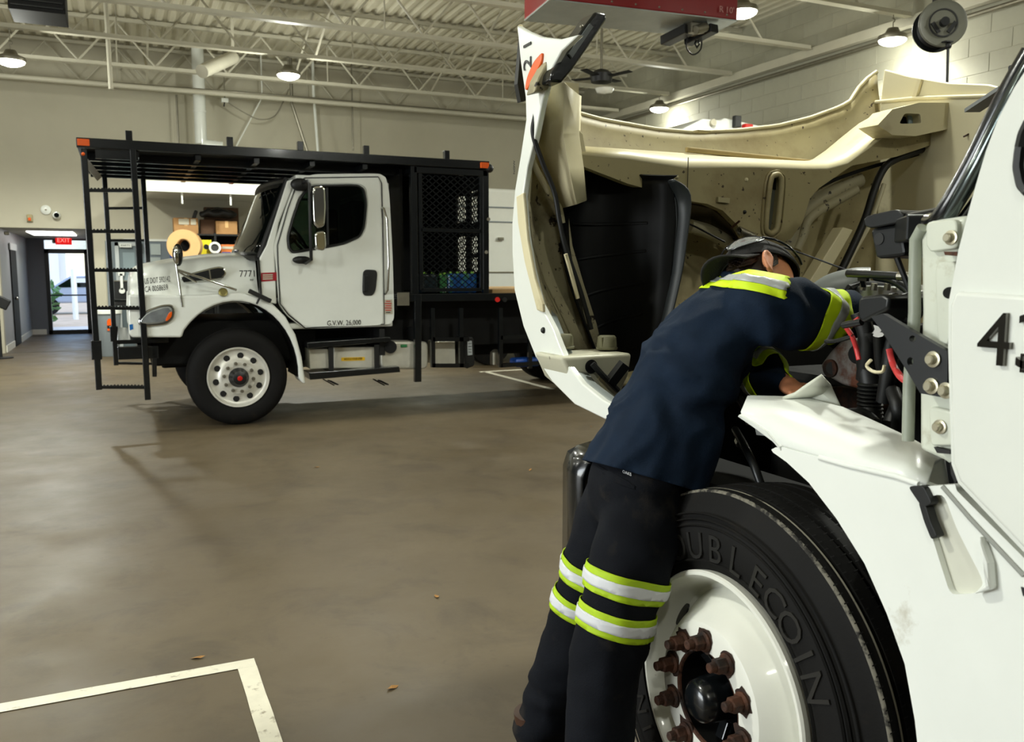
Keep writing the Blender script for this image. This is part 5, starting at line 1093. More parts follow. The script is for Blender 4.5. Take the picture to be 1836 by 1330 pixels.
# ------------------------------------------------------------------ the raised hood
H = MB()
XH = 1.268
so = [(927, 46), (933, 110), (942, 175), (943, 215), (933, 280), (923, 340), (918, 400), (918, 450), (922, 520), (938, 585), (960, 640), (990, 685), (1030, 725), (1085, 752)]
si = [(1118, 738), (1080, 717), (1044, 688), (1018, 655), (1002, 618), (992, 590), (968, 545), (952, 480), (942, 420), (937, 352), (945, 300), (960, 240), (972, 180), (985, 130), (1006, 92), (1037, 62), (1005, 70), (970, 66), (945, 56)]
left = [B(x, y, XH) for x, y in so]+[B(x, y, XH) for x, y in si]
hoodB = H.prism(left, (.022, 0, 0)).build('hood_side', M_white, TB, bevel=.004, seg=2, smooth=40)
# lower arch flange, inner lip below the notch; its shade is put into the grey
fl_o = [(975, 570), (992, 625), (1020, 668), (1050, 700), (1085, 728), (1120, 742)]
fl_i = [(973, 552), (990, 570), (1002, 600), (1020, 640), (1060, 690), (1110, 728)]
MB().grid([[B(x, y, XH+.004) for x, y in fl_o], [B(x+8, y-2, XH+.07) for x, y in fl_i]]).build('arch_flange', mat('flange_shade', (150, 158, 156), .4), hoodB, solid=.006, smooth=60)
MB().prism([B(x, y, XH-.010) for x, y in ((925, 352), (938, 345), (938, 352), (945, 430), (958, 500), (972, 545), (973, 560), (962, 556), (940, 470), (928, 400))], (.012, 0, 0)).build('flare_lip', M_creamc, hoodB, bevel=.004)
MB().tube(spline([B(x, y, XH+.02) for x, y in ((960, 545), (978, 572), (990, 600), (1004, 632), (1030, 670), (1075, 712), (1115, 738))]), .008, 8).build('rubber_edge', M_blackm, hoodB, smooth=60)
MB().sphere(B(975, 592, XH), .011, 8).build('arch_clip', M_blackm, hoodB)
MB().prism(rnd([B(x, y, XH-.008) for x, y in ((940, 160), (944, 138), (956, 110), (972, 92), (970, 112), (956, 142), (944, 162))], 3, .3), (.012, 0, 0)).build('marker_lamp', M_orange, hoodB, bevel=.004, smooth=50)
text_on('lettering', '1', .085, B(946, 80, XH-.003), (0, 0, 1), (0, 1, 0), M_ink, hoodB, depth=.001)
text_on('lettering', '2', .085, B(946, 114, XH-.003), (0, 0, 1), (0, 1, 0), M_ink, hoodB, depth=.001)
text_on('lettering', 'NOW', .018, B(922, 300, XH-.003), (0, 0, 1), (0, 1, 0), M_ink, hoodB, depth=.0005)
# skin: the hood top, now standing upright and seen from inside
edge = [(1.29, 2.37)]+[(V(x, y, Y=2.95).x, V(x, y, Y=2.95).z) for x, y in ((1035, 190), (1100, 208), (1200, 226), (1270, 232), (1350, 228), (1420, 220), (1480, 205), (1520, 190), (1545, 179), (1562, 150), (1585, 124))]
edge.insert(1, (1.42, 2.30))
ex_, ez_ = [e[0] for e in edge], [e[1] for e in edge]
sil = sorted((B(x, y, XH).z, B(x, y, XH).y) for x, y in so); sz_ = [a for a, b in sil]; sy_ = [b for a, b in sil]
rows = []
NU, NV = 44, 24
for i in range(NV+1):
    t = i/NV; row = []
    for k in range(NU+1):
        u = k/NU; x = ex_[0]+(3.20-ex_[0])*u; zt = interp(ex_, ez_, x)
        z = 1.12+(zt-1.12)*t
        ye = interp(sz_, sy_, z)-.03
        e = min(u, 1-u)*2
        if u > .5: ye = ye+(2.95-ye)*smoothstep(.5, .9, u)
        y = ye+(2.99-ye)*min(1, e*2.6)**.55*(.62+.38*t)+.0
        y += .05*smoothstep(.78, 1, t)-.012*math.exp(-((t-.80)/.03)**2)
        row.append((x, y, z))
    rows.append(row)
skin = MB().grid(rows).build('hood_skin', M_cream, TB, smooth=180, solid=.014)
er = [Vector(p) for p in rows[-1]]; MB().tube(er, .010, 8).build('skin_rim', M_creamc, skin, smooth=60)
MB().bar(*[V(x, y, Y=2.90) for x, y in ((1247, 235), (1270, 237))], .006, .03, (0, 1, 0)).build('part_sticker', mat('sticker_cream', (170, 160, 124), .5), skin)
# right side, seen from inside
XRr = 3.19
rs = [(1585, 124), (1630, 136), (1700, 148), (1772, 151), (1800, 158), (1815, 170)]
rp_ = [V(x, y, X=XRr) for x, y in rs]
rp_ += [Vector((XRr, 2.22, 2.1)), Vector((XRr, 2.45, 1.9)), Vector((XRr, 2.52, 1.6)), Vector((XRr, 2.4, 1.3)), Vector((XRr, 2.2, 1.05)), Vector((XRr, 2.70, .95)), Vector((XRr, 2.97, 1.4)), Vector((XRr, 2.97, 2.2))]
MB().prism(rp_, (.02, 0, 0)).build('hood_side', mat('right_inner_cream', (214, 206, 172), .45, dirt=(104, 92, 60), dscale=1.6, dcut=(.56, .72)), TB, bevel=.006, smooth=50)
MB().tube([V(x, y, X=XRr-.01) for x, y in ((1570, 183), (1640, 176), (1700, 174), (1770, 172))], .008, 8).build('panel_bead', M_creamc, TB, smooth=60)
MB().bar(V(1650, 142, X=XRr-.01), V(1640, 175, X=XRr-.01), .012, .02).build('vertical_bead', M_creamc, TB)
# inner reinforcement: sloped lit ledge, upright face
YB0, YB1 = 2.84, 2.68
tb_ = [(1040, 264), (1130, 270), (1230, 277), (1300, 282), (1360, 286), (1440, 290), (1474, 286), (1500, 268), (1530, 243), (1560, 219), (1600, 197), (1640, 188), (1700, 184), (1742, 186)]
tf_ = [(1042, 278), (1122, 285), (1230, 302), (1300, 301), (1360, 301), (1440, 304), (1484, 304), (1520, 294), (1556, 268), (1592, 240), (1618, 228), (1655, 226), (1712, 216), (1742, 205)]
hb = [V(x, y, Y=YB0) for x, y in tb_]; hf = [V(x, y, Y=YB1) for x, y in tf_]
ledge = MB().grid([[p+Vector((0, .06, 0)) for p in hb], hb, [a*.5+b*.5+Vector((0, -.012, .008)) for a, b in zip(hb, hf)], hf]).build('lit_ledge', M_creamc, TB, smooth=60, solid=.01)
bot = [(1742, 212), (1714, 240), (1660, 262), (1600, 282), (1520, 298), (1500, 312), (1462, 338), (1446, 356), (1432, 400), (1412, 428), (1390, 438), (1350, 432), (1330, 428), (1316, 404), (1290, 378), (1262, 366), (1236, 362), (1120, 330), (1042, 300)]
face = MB(); out = hf+[V(x, y, Y=YB1+.02) for x, y in bot]
slot = rnd([V(x, y, Y=YB1) for x, y in ((1380, 316), (1394, 312), (1401, 322), (1392, 412), (1380, 420), (1370, 412))], 3, .3)
keyhole(face, [Vector((p.x, YB1, p.z)) for p in out], [slot], (0, .035, 0))
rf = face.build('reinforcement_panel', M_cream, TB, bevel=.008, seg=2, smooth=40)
sl = slot+[slot[0]]; MB().tube([p+Vector((0, -.004, 0)) for p in sl], .012, 8).build('slot_frame', M_cream, rf, smooth=60)
sc_ = [V(x, y, Y=YB1-.002) for x, y in ((1373, 312), (1396, 305), (1410, 318), (1402, 414), (1384, 430), (1364, 420))]; sc_ = rnd(sc_, 3, .3); MB().tube(sc_+[sc_[0]], .006, 6).build('slot_bead', M_cream, rf, smooth=60)
MB().prism([p+Vector((.012, .03, 0)) for p in slot], (0, .01, 0)).build('slot_window', mat('slot_glass', (120, 124, 112), .2), rf)
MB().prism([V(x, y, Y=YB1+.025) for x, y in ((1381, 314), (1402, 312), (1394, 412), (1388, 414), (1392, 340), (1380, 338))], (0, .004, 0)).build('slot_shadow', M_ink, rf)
for x, y, m in ((1338, 322, M_creamc), (1335, 380, M_ink), (1213, 317, M_creamc)): MB().sphere(V(x, y, Y=YB1), .008, 6).build('rivet', m, rf)
MB().bar(V(1234, 282, Y=YB1-.006), V(1232, 360, Y=YB1-.006), .002, .003, (0, 1, 0)).build('panel_seam', mat('seam_dark', (70, 62, 44), .6), rf)
MB().bar(V(1230, 268, Y=YB0-.012), V(1470, 293, Y=YB0-.012), .02, .018, (0, 1, 0)).build('foam_strip', mat('foam_tan', (168, 148, 100), .6), rf, bevel=.005)
MB().prism([V(x, y, Y=YB1-.012) for x, y in ((1288, 353), (1309, 355), (1308, 364), (1288, 362))], (0, .014, 0)).build('part_sticker', MATS['sticker_cream'], rf)
# recess under the face, coloured dark brown, and lower inner shapes
MB().grid([[V(x, y, Y=2.72) for x, y in ((1236, 364), (1275, 372), (1305, 395), (1330, 430), (1370, 442))], [V(x, y, Y=2.86) for x, y in ((1238, 402), (1275, 405), (1305, 425), (1330, 445), (1372, 452))]]).build('recess_floor', mat('dark_brown', (70, 58, 38), .5, var=.2), rf, solid=.01)
MB().tube(spline([V(x, y, Y=2.80) for x, y in ((1236, 405), (1270, 415), (1300, 432), (1330, 452))]), .028, 10).build('lower_bead', M_dirty, skin, smooth=60)
hk = MB()
for pts, r, Y in (([(1540, 322), (1505, 338), (1462, 362), (1430, 388), (1420, 412), (1416, 432), (1400, 452), (1370, 468)], .034, 2.80), ([(1535, 340), (1500, 360), (1468, 378), (1448, 396), (1440, 420), (1428, 448)], .020, 2.77)):
    MB().tube(spline([V(x, y, Y=Y) for x, y in pts], 6), r, 12).build('moulded_rib', M_dirty, skin, smooth=60)
MB().prism(rnd([V(x, y, Y=2.765) for x, y in ((1462, 374), (1500, 352), (1532, 334), (1540, 342), (1508, 364), (1470, 382))], 3, .25), (0, .03, 0)).build('rib_recess', mat('dark_brown', (70, 58, 38), .5), skin)  # dark brown plate set between the ribs
# headlamp-like pocket; a pale plate in its opening stands in for daylight
pk = MB(); po = [V(x, y, Y=2.60) for x, y in ((1574, 224), (1600, 242), (1642, 244), (1716, 228), (1736, 206), (1728, 184), (1648, 184), (1600, 196))]
ho = rnd([V(x, y, Y=2.60) for x, y in ((1612, 222), (1622, 203), (1650, 204), (1652, 221))], 2, .15)
keyhole(pk, po, [ho], (0, .10, 0)); pko = pk.build('latch_pocket', M_creamc, TB, bevel=.008, smooth=40)
MB().prism([p+Vector((0, .07, 0)) for p in ho], (0, .006, 0)).build('pocket_back', M_under, pko)
MB().prism([V(x, y, Y=2.64) for x, y in ((1629, 205), (1652, 206), (1652, 220), (1629, 222))], (0, .006, 0)).build('pocket_daylight', mat('pocket_daylight', (150, 166, 170), .15), pko)
MB().tube(spline([V(x, y, Y=2.55) for x, y in ((1735, 205), (1755, 222), (1760, 240))]), .012, 6).tube(spline([V(x, y, Y=2.5) for x, y in ((1728, 245), (1745, 236), (1758, 230))]), .004, 6).build('pocket_cable', M_rust, pko, smooth=60)
# bright moulded channel, cream strip, cable and cords
MB().tube(spline([V(x, y, Y=2.72) for x, y in ((1760, 228), (1700, 252), (1640, 272), (1598, 290), (1580, 310), (1566, 345), (1552, 390), (1530, 440), (1505, 492), (1490, 528))]), .016, 10).build('harness_cable', M_blackm, skin, smooth=60)
MB().tube(spline([V(x, y, Y=2.74) for x, y in ((1705, 256), (1640, 278), (1560, 300), (1490, 325), (1440, 350)) ]), .008, 8).build('black_seal_cord', M_under, skin, smooth=60)
MB().prism([V(x, y, Y=2.70) for x, y in ((1512, 407), (1530, 412), (1468, 520), (1440, 524))], (0, .06, 0)).build('cream_channel', mat('pale_channel', (226, 216, 178), .45), skin, bevel=.004)
MB().tube(spline([V(x, y, Y=2.74) for x, y in ((1585, 330), (1560, 400), (1530, 455), (1500, 520))]), .010, 8).build('moulded_rib', M_creamc, skin, smooth=60)
MB().tube([V(1216, 392, Y=2.7), V(1250, 408, Y=2.66), V(1300, 434, Y=2.6)], .0035, 6).build('hood_cord', M_under, skin)
MB().tube([V(1372, 432, Y=2.55), V(1440, 455, Y=2.45), V(1518, 484, Y=2.3)], .0032, 6).build('hood_cord', M_under, skin)
spg = []
for k in range(90):
    t = k/90; c = V(1325+26*t, 414+12*t, Y=2.66); spg.append(c+Vector((0, math.cos(k*.9), math.sin(k*.9)))*.016)
MB().tube(spg, .003, 5).build('cord_spring', M_dull, skin, smooth=60)
MB().bar(V(1326, 396, Y=2.66), V(1312, 408, Y=2.7), .006, .006).bar(V(1352, 424, Y=2.64), V(1366, 434, Y=2.6), .02, .01).build('cord_hook', M_rust, skin)
# --- left fender inner shapes
def L3(x, y, Y): return V(x, y, Y=Y)
MB().grid([[L3(962, 165, 2.74), L3(958, 235, 2.74), L3(980, 310, 2.76), L3(1004, 374, 2.76)], [L3(985, 150, 2.66), L3(990, 240, 2.66), L3(1004, 305, 2.68), L3(1020, 370, 2.68)], [L3(1012, 148, 2.56), L3(1010, 240, 2.60), L3(1020, 300, 2.60), L3(1034, 366, 2.60)], [L3(1036, 170, 2.60), L3(1035, 240, 2.66), L3(1044, 300, 2.66), L3(1049, 360, 2.66)], [L3(1040, 172, 2.75), L3(1038, 240, 2.8), L3(1046, 300, 2.8), L3(1050, 358, 2.8)]]).build('fender_brace', M_creamc, TB, smooth=25, solid=.01)
MB().grid([[L3(1012, 148, 2.6), L3(1036, 150, 2.62)], [L3(1012, 170, 2.6), L3(1036, 172, 2.62)]]).build('brace_tab', M_creamc, TB, solid=.01)
MB().prism([L3(x, y, 2.70) for x, y in ((1034, 228), (1046, 240), (1054, 290), (1040, 292))], (0, .05, 0)).build('brace_gusset', M_creamc, TB, bevel=.003)
fi = []
for (lx, ly), (rx, ry) in zip(((955, 190), (946, 280), (942, 360), (948, 440), (962, 510), (985, 570), (1004, 612)), ((1000, 190), (1008, 280), (1016, 360), (1026, 440), (1046, 510), (1068, 580), (1082, 640))):
    a = B(lx, ly, XH+.02); b = L3(rx, ry, 2.80); row = []
    for k in range(7): t = k/6; row.append(a*(1-t)+b*t+Vector((0, .07*math.sin(math.pi*t), 0)))
    fi.append(row)
MB().grid(fi).build('fender_inner', M_dirty, TB, smooth=180, solid=.01)
MB().tube(spline([L3(x, y, 2.62) for x, y in ((966, 172), (960, 205), (956, 240), (972, 290), (994, 345), (1004, 400), (1016, 450), (1040, 520), (1060, 590))]), .009, 8).build('wire_loom', M_blackm, TB, smooth=60)
MB().tube(spline([L3(964, 146, 2.6), L3(966, 165, 2.6), L3(958, 190, 2.62)]), .003, 6).build('red_wire', M_wire, TB)
MB().tube(spline([L3(x, y, 2.70) for x, y in ((944, 255), (960, 300), (985, 345), (1002, 372), (1008, 400))]), .012, 8).build('moulded_rib', M_dirty, TB, smooth=60)
MB().tube(spline([L3(x, y, 2.60) for x, y in ((1014, 455), (1024, 490), (1036, 535))]), .007, 6).build('edge_strip', M_creamc, TB, smooth=60)
# wheel-well liner
Lc = spline([L3(x, y, 2.74) for x, y in ((1040, 290), (1008, 380), (1012, 470), (1040, 560), (1074, 640), (1112, 715))], 5); Rc = spline([L3(x, y, 2.56) for x, y in ((1206, 322), (1212, 390), (1208, 450), (1200, 520), (1186, 590), (1166, 660))], 5)
rows = []
for a, b in zip(Lc, Rc):
    rows.append([a*(1-t)+b*t+Vector((0, .16*math.sin(math.pi*t)**.8, 0)) for t in [k/14 for k in range(15)]])
lin = MB().grid(rows).build('wheel_liner', mat('liner_black', (9, 10, 11), .5, spec=.25, var=.2), TB, smooth=180, solid=.008)
for r in (6, 10, 14, 18, 22):
    MB().tube([p+Vector((0, -.006, .012*i/14)) for i, p in enumerate(rows[r][3:13])], .006, 6).build('liner_rib', MATS['liner_black'], lin, smooth=60)
Ro = spline([L3(x, y, 2.50) for x, y in ((1208, 322), (1238, 350), (1230, 440), (1222, 490), (1206, 560), (1184, 640))], 5)
MB().grid([[p for p in Rc], [a*.5+b*.5+Vector((0, .03, 0)) for a, b in zip(Rc, Ro)], Ro]).build('liner_lip', mat('liner_lip', (40, 44, 46), .45), lin, smooth=60, solid=.006)
MB().grid([[p for p in rows[0]], [p+Vector((0, -.03, .012)) for p in rows[0]]]).build('liner_top_edge', MATS['liner_black'], lin, solid=.006)
# headlamp housing with its caps
YH_ = 2.36
hh = MB().prism([L3(x, y, YH_) for x, y in ((1006, 640), (1134, 633), (1128, 672), (1100, 738), (1062, 716), (1026, 686))], (0, .20, 0)).build('headlamp_housing', mat('housing_cream', (196, 194, 172), .45, var=.05, dirt=(70, 62, 46), dscale=18, dcut=(.64, .7)), TB, bevel=.012, seg=3, smooth=50)
for x, y in ((1010, 624), (1088, 626)):
    c = V(x, y, Y=2.47); ztop = hh.data
    cp_ = MB().lathe([(0, .035), (.006, .037), (.008, .034), (.040, .031), (.046, .026), (.046, 0)], c, (0, 0, 1), 28).build('bulb_cap', mat('olive_cap', (112, 110, 86), .5, var=.1), hh, smooth=40)
    for k in range(4):
        a = k*math.pi/2+.5; d = Vector((math.cos(a), math.sin(a), 0)); MB().bar(c+d*.03+Vector((0, 0, .01)), c+d*.031+Vector((0, 0, .042)), .006, .008).build('cap_ridge', MATS['olive_cap'], cp_)
c = L3(1060, 657, YH_-.002); MB().lathe([(0, .022), (.002, .022), (.002, 0)], c, (0, -1, 0)).build('bulb_hole', M_ink, hh)
MB().tube([L3(1062, 652, YH_-.02), L3(1080, 672, YH_-.03), L3(1108, 700, YH_-.03)], .010, 8).bar(L3(1094, 686, YH_-.03), L3(1120, 652, YH_-.05), .03, .03, (0, 1, 0)).build('bulb_plug', M_blackm, hh, smooth=40)
MB().prism([L3(x, y, YH_-.003) for x, y in ((1078, 672), (1105, 735), (1098, 736), (1072, 680))], (0, .01, 0)).build('housing_rib', M_creamc, hh)
# black latch beam sticking out of the fender top
lb = MB().prism([L3(x, y, 2.46) for x, y in ((986, 146), (990, 128), (1016, 92), (1052, 42), (1068, 20), (1088, 24), (1088, 36), (1060, 78), (1028, 124), (1008, 148))], (0, .10, 0)).build('latch_beam', M_black, TB, bevel=.008, seg=2, smooth=40)
MB().prism([L3(x, y, 2.452) for x, y in ((1020, 96), (1058, 42), (1064, 48), (1026, 104))], (0, .01, 0)).build('beam_plate', mat('beam_grey', (92, 98, 98), .3), lb); MB().sphere(L3(1043, 48, 2.452), .006, 6).build('rivet', M_dull, lb)
MB().prism([L3(x, y, 2.52) for x, y in ((957, 166), (964, 140), (984, 104), (1010, 72), (1004, 100), (990, 140), (984, 160))], (0, .06, 0)).build('beam_socket', M_dirty, lb, bevel=.006)
MB().prism([L3(x, y, 2.9) for x, y in ((928, 150), (936, 60), (940, 60), (944, 180), (934, 182))], (0, .03, 0)).build('far_mirror_edge', M_blackm, TB)

# ------------------------------------------------------------------ overhead things
zh = 4.2
c4 = [V(985, 0, Z=zh), V(1322, 38, Z=zh), V(1268, 67, Z=zh), V(940, 38, Z=zh)]
ctr = sum(c4, Vector())/4
ht = thing('red_heater', 'red overhead unit heater with a grey underside hung from the joists', 'heater', ctr)
MB().prism(c4, (0, 0, .015)).build('bottom_panel', mat('galvanised_grey', (150, 156, 152), .4, metal=.3, var=.12, vscale=3), ht)
MB().prism([p*.999+Vector((0, 0, .016)) for p in c4], (0, 0, .75)).build('casing', mat('heater_red', (122, 18, 24), .35, coat=.2), ht, bevel=.01)
for k in range(8):
    p = c4[0]*(1-(k+.5)/8)+c4[1]*((k+.5)/8); MB().sphere(p+Vector((0, -.006, .05)), .012, 6).build('rivet', M_dull, ht)
d_ = (c4[1]-c4[0]).normalized(); text_on('lettering', "R 10'", .09, V(1303, 18, Y=c4[1].y-.02), d_, (0, 0, 1), mat('faded_ink', (170, 120, 116), .5), ht)
for p in (c4[0]*.8+c4[2]*.2, c4[1]*.8+c4[3]*.2, c4[2]*.8+c4[0]*.2, c4[3]*.8+c4[1]*.2): MB().cyl((p.x, p.y, zh+.7), (p.x, p.y, JB+.1), .012).build('hanging_rod', M_dull, ht)
m0, m1 = V(1192, 74, Z=zh-.1), V(1236, 52, Z=zh-.06)
MB().bar(m0, m1, .14, .10).bar(m0+Vector((.2, -.15, -.02)), m1+Vector((.22, -.15, .0)), .12, .09).build('motor', M_blackm, ht, bevel=.01)
q = V(1246, 52, Z=zh-.05); MB().box(q, (.2, .16, .12)).cyl(q+Vector((-.08, -.12, -.05)), q+Vector((.06, -.12, .0)), .05).build('motor_bracket', M_dull, ht, bevel=.01)
q = V(1250, 70, Z=zh-.12); MB().tube([q, q+Vector((.03, 0, -.05)), q+Vector((.0, 0, -.09)), q+Vector((-.03, 0, -.05)), q]).tube(spline([q+Vector((-.1, 0, .02)), q+Vector((-.12, 0, -.14)), q+Vector((-.03, 0, -.17)), q+Vector((.06, 0, -.1)), q+Vector((.07, 0, .04))]), .008, 6) if False else None
MB().tube([q, q+Vector((.03, 0, -.05)), q+Vector((.0, 0, -.09)), q+Vector((-.03, 0, -.05)), q], .012, 6).build('lifting_hook', M_blackm, ht)
MB().tube(spline([q+Vector((-.12, 0, .04)), q+Vector((-.14, 0, -.10)), q+Vector((-.05, 0, -.17)), q+Vector((.05, 0, -.1)), q+Vector((.06, 0, .04))]), .009, 6).build('power_cord', M_blackm, ht, smooth=60)
# dark louvred unit at the upper left
a = V(14, 14, Y=12.2); b = V(118, 22, Y=12.2)
lu = thing('louvred_unit', 'dark louvred heater unit at the top left under the deck', 'heater', ((a.x+b.x)/2, 12.5, a.z))
MB().bb((a.x, 12.2, a.z), (b.x, 12.85, a.z+.5)).build('casing', M_under, lu, bevel=.01)
for k in range(7): MB().bb((a.x+.03, 12.17, a.z+.04+k*.065), (b.x-.03, 12.21, a.z+.055+k*.065)).build('louvre', M_blackp, lu)
for x in (a.x+.05, b.x-.05): MB().cyl((x, 12.5, a.z+.45), (x, 12.5, ZD), .012).build('hanging_rod', M_dull, lu)
# hose reel
q = V(1690, 42, D=7.0); ra = Vector((-.50, -.86, .06)).normalized(); r_ = 42/FPX*7
hr = thing('hose_reel', 'big dark hose reel hanging from the ceiling in front of the block wall', 'hose reel', q)
M_reel = mat('reel_grey', (96, 96, 84), .45, var=.1)
MB().lathe([(0, r_), (.012, r_), (.016, r_*.96), (.010, r_*.9), (.010, r_*.6), (.016, r_*.56), (.016, 0)], q, ra, 48).build('reel_disc', M_reel, hr, smooth=30, solid=0)
MB().lathe([(-.16, 0), (-.16, r_*.97), (-.148, r_*.97), (-.148, 0)], q, ra, 48).build('reel_disc', M_blackp, hr, smooth=30)
for k in range(4): MB().lathe([(-.14+k*.034, r_*.75), (-.125+k*.034, r_*.83), (-.11+k*.034, r_*.75)], q, ra, 40).build('hose_wrap', M_blackm, hr, smooth=60)
MB().lathe([(-.15, r_*.76), (.0, r_*.76)], q, ra, 40, caps=False).build('drum', M_blackm, hr)
MB().lathe([(.014, r_*.60), (.020, r_*.60), (.020, r_*.54), (.014, r_*.54)], q, ra, 48, closed=True).build('disc_ring', M_blackm, hr, smooth=40)
u_ = ra.orthogonal().normalized(); side_ = ra.cross(Vector((0, 0, 1))).normalized()
for s in (-.09, .09): MB().bar(q+ra*.03+side_*s, q+ra*.03+side_*s*.4+Vector((0, 0, -.08)), .03, .012, ra).build('reel_arm', M_blackm, hr)
MB().cyl(q+ra*.01, q+ra*.06, .035).build('axle_cap', M_blackp, hr)
MB().bar(q+ra*(-.08)+Vector((0, 0, .1)), (q.x-ra.x*.08, q.y-ra.y*.08, JB), .06, .03).bar(q+ra*(-.07)+Vector((-.06, 0, r_*.9)), q+ra*(-.07)+Vector((.08, 0, r_*.9)), .06, .08).build('mount_bracket', M_blackm, hr)
hs0 = V(1700, 78, D=7.0); hs1 = V(1697, 190, D=7.0)
MB().tube([hs0, hs1, Vector((hs1.x, hs1.y, hs1.z-.8))], .011, 8).build('hose', M_blackm, hr); MB().sphere(hs0+Vector((0, 0, -.02)), .028, 8).bar(hs0+Vector((-.05, 0, .01)), hs0+Vector((.06, 0, .015)), .05, .01).build('hose_stop', M_blackm, hr)
# ------------------------------------------------------------------ the mechanic
def D_(px, py, d): return V(px, py, D=d)
shR, shL = D_(1362, 556, 2.24), D_(1286, 560, 2.58)
LAT = (shR-shL).normalized()                       # towards his right side, mostly towards the camera
ankR, ankL = D_(1064, 1470, 2.22), D_(962, 1338, 2.66)
PR = thing('person', 'mechanic in navy work shirt and trousers with yellow reflective bands, leaning into the engine bay', 'person', Vector(((ankR.x+ankL.x)/2, (ankR.y+ankL.y)/2, 0)))
M_navy = mat('navy_shirt', (11, 28, 47), .85, var=.14, vscale=14, bump=.25, bscale=320, spec=.25)
M_pants = mat('navy_trousers', (10, 13, 20), .85, var=.2, vscale=7, bump=.25, bscale=300, spec=.2, dirt=(44, 40, 36), dscale=7, dcut=(.56, .76))
M_hiv = mat('lime_band', (206, 236, 18), .6, emit=None)
M_hivt = mat('lime_trouser_band', (172, 204, 24), .65, var=.08, vscale=18)
M_silver = mat('silver_reflective', (176, 180, 180), .4, metal=.15)
M_silvt = mat('white_reflective', (216, 218, 222), .4)
M_skin = mat('skin', (196, 130, 94), .5, var=.1, vscale=20)
M_cap = mat('black_cap', (26, 25, 24), .85, var=.12, bump=.25, bscale=260)
M_hair = mat('brown_hair', (44, 30, 20), .5, var=.3, vscale=40)

def frame(t, side):
    t = t.normalized(); s = (side-t*side.dot(t)).normalized(); return s, t.cross(s)
def limb(mb, pts, rad, side=LAT, n=20, sub=5):
    """smooth tube with elliptical sections; rad = (half width along side, half depth) per point"""
    C = spline(pts, sub); m = len(pts); R_ = []
    for i in range(len(C)):
        f = i/sub; k = min(int(f), m-2); t = f-k
        R_.append((rad[k][0]*(1-t)+rad[k+1][0]*t, rad[k][1]*(1-t)+rad[k+1][1]*t))
    rings = []
    for i, p in enumerate(C):
        tg = C[min(i+1, len(C)-1)]-C[max(i-1, 0)]; s, b = frame(tg, side)
        rings.append([p+s*math.cos(2*math.pi*k/n)*R_[i][0]+b*math.sin(2*math.pi*k/n)*R_[i][1] for k in range(n)])
    mb.loft(rings)
    # rounded ends
    mb.sphere(C[0], min(R_[0])*.98, 8); mb.sphere(C[-1], min(R_[-1])*.98, 8)
def fuse(mb, name, m, parent, voxel, smooth=6, fold=None):
    """one continuous skin over all the shapes of mb"""
    o = mb.build(name+'_raw', None, None)
    q = o.modifiers.new('r', 'REMESH'); q.mode = 'VOXEL'; q.voxel_size = voxel; q.use_smooth_shade = True
    q = o.modifiers.new('s', 'SMOOTH'); q.iterations = smooth; q.factor = .5
    me = bpy.data.meshes.new_from_object(o.evaluated_get(bpy.context.evaluated_depsgraph_get()))
    bpy.data.objects.remove(o)
    if fold:
        nrm = [v.normal.copy() for v in me.vertices]
        for v, nn in zip(me.vertices, nrm): v.co += nn*fold(v.co)
    off = wloc(parent)
    for v in me.vertices: v.co -= off
    me.materials.clear(); me.materials.append(m)
    for p in me.polygons: p.use_smooth = True
    me.name = name
    o = bpy.data.objects.new(name, me); COL.objects.link(o); o.parent = parent
    return o
def band(src, pt, nrm, half, rad, name, m, parent, lift=.004, keep=None, ctr=None):
    """strip of cloth lying on src between two parallel planes"""
    off = wloc(src); pt = Vector(pt)-off; nrm = Vector(nrm).normalized()
    bm = bmesh.new(); bm.from_mesh(src.data)
    c0 = (Vector(ctr)-off) if ctr is not None else pt
    bmesh.ops.delete(bm, geom=[f for f in bm.faces if (f.calc_center_median()-c0).length > rad or abs((f.calc_center_median()-pt).dot(nrm)) > half+.03], context='FACES')
    for s in (1, -1):
        bmesh.ops.bisect_plane(bm, geom=bm.verts[:]+bm.edges[:]+bm.faces[:], plane_co=pt+nrm*half*s, plane_no=nrm*s, clear_outer=True)
    if keep: bmesh.ops.delete(bm, geom=[f for f in bm.faces if not keep(f.calc_center_median()+off)], context='FACES')
    bm.normal_update()
    nn = {v: v.normal.copy() for v in bm.verts}
    for v in bm.verts: v.co += nn[v]*lift
    me = bpy.data.meshes.new(name); bm.to_mesh(me); bm.free()
    me.materials.append(m)
    for p in me.polygons: p.use_smooth = True
    o = bpy.data.objects.new(name, me); COL.objects.link(o); o.parent = parent
    if parent is not src: pass
    q = o.modifiers.new('solid', 'SOLIDIFY'); q.thickness = .0025; q.offset = -1
    return o

# joints
hipR, hipL = D_(1164, 906, 2.31), D_(1122, 895, 2.46)
kneeR, kneeL = D_(1112, 1080, 2.20), D_(1058, 1055, 2.50)
legR = [hipR, D_(1138, 985, 2.22), kneeR, D_(1090, 1173, 2.22), D_(1078, 1290, 2.24), D_(1068, 1440, 2.24)]
legL = [hipL, D_(1082, 968, 2.48), kneeL, D_(1012, 1181, 2.57), D_(990, 1260, 2.62), D_(968, 1318, 2.66)]
pelv = D_(1140, 868, 2.36)
tors = [D_(1142, 862, 2.36), D_(1178, 780, 2.36), D_(1222, 690, 2.37), D_(1276, 600, 2.39), D_(1322, 548, 2.40)]
neck = D_(1352, 535, 2.42); headc = D_(1369, 506, 2.44)
elbR, wriR = D_(1524, 574, 2.40), D_(1592, 600, 2.56)
elbL, wriL = D_(1338, 650, 2.52), D_(1408, 688, 2.30)

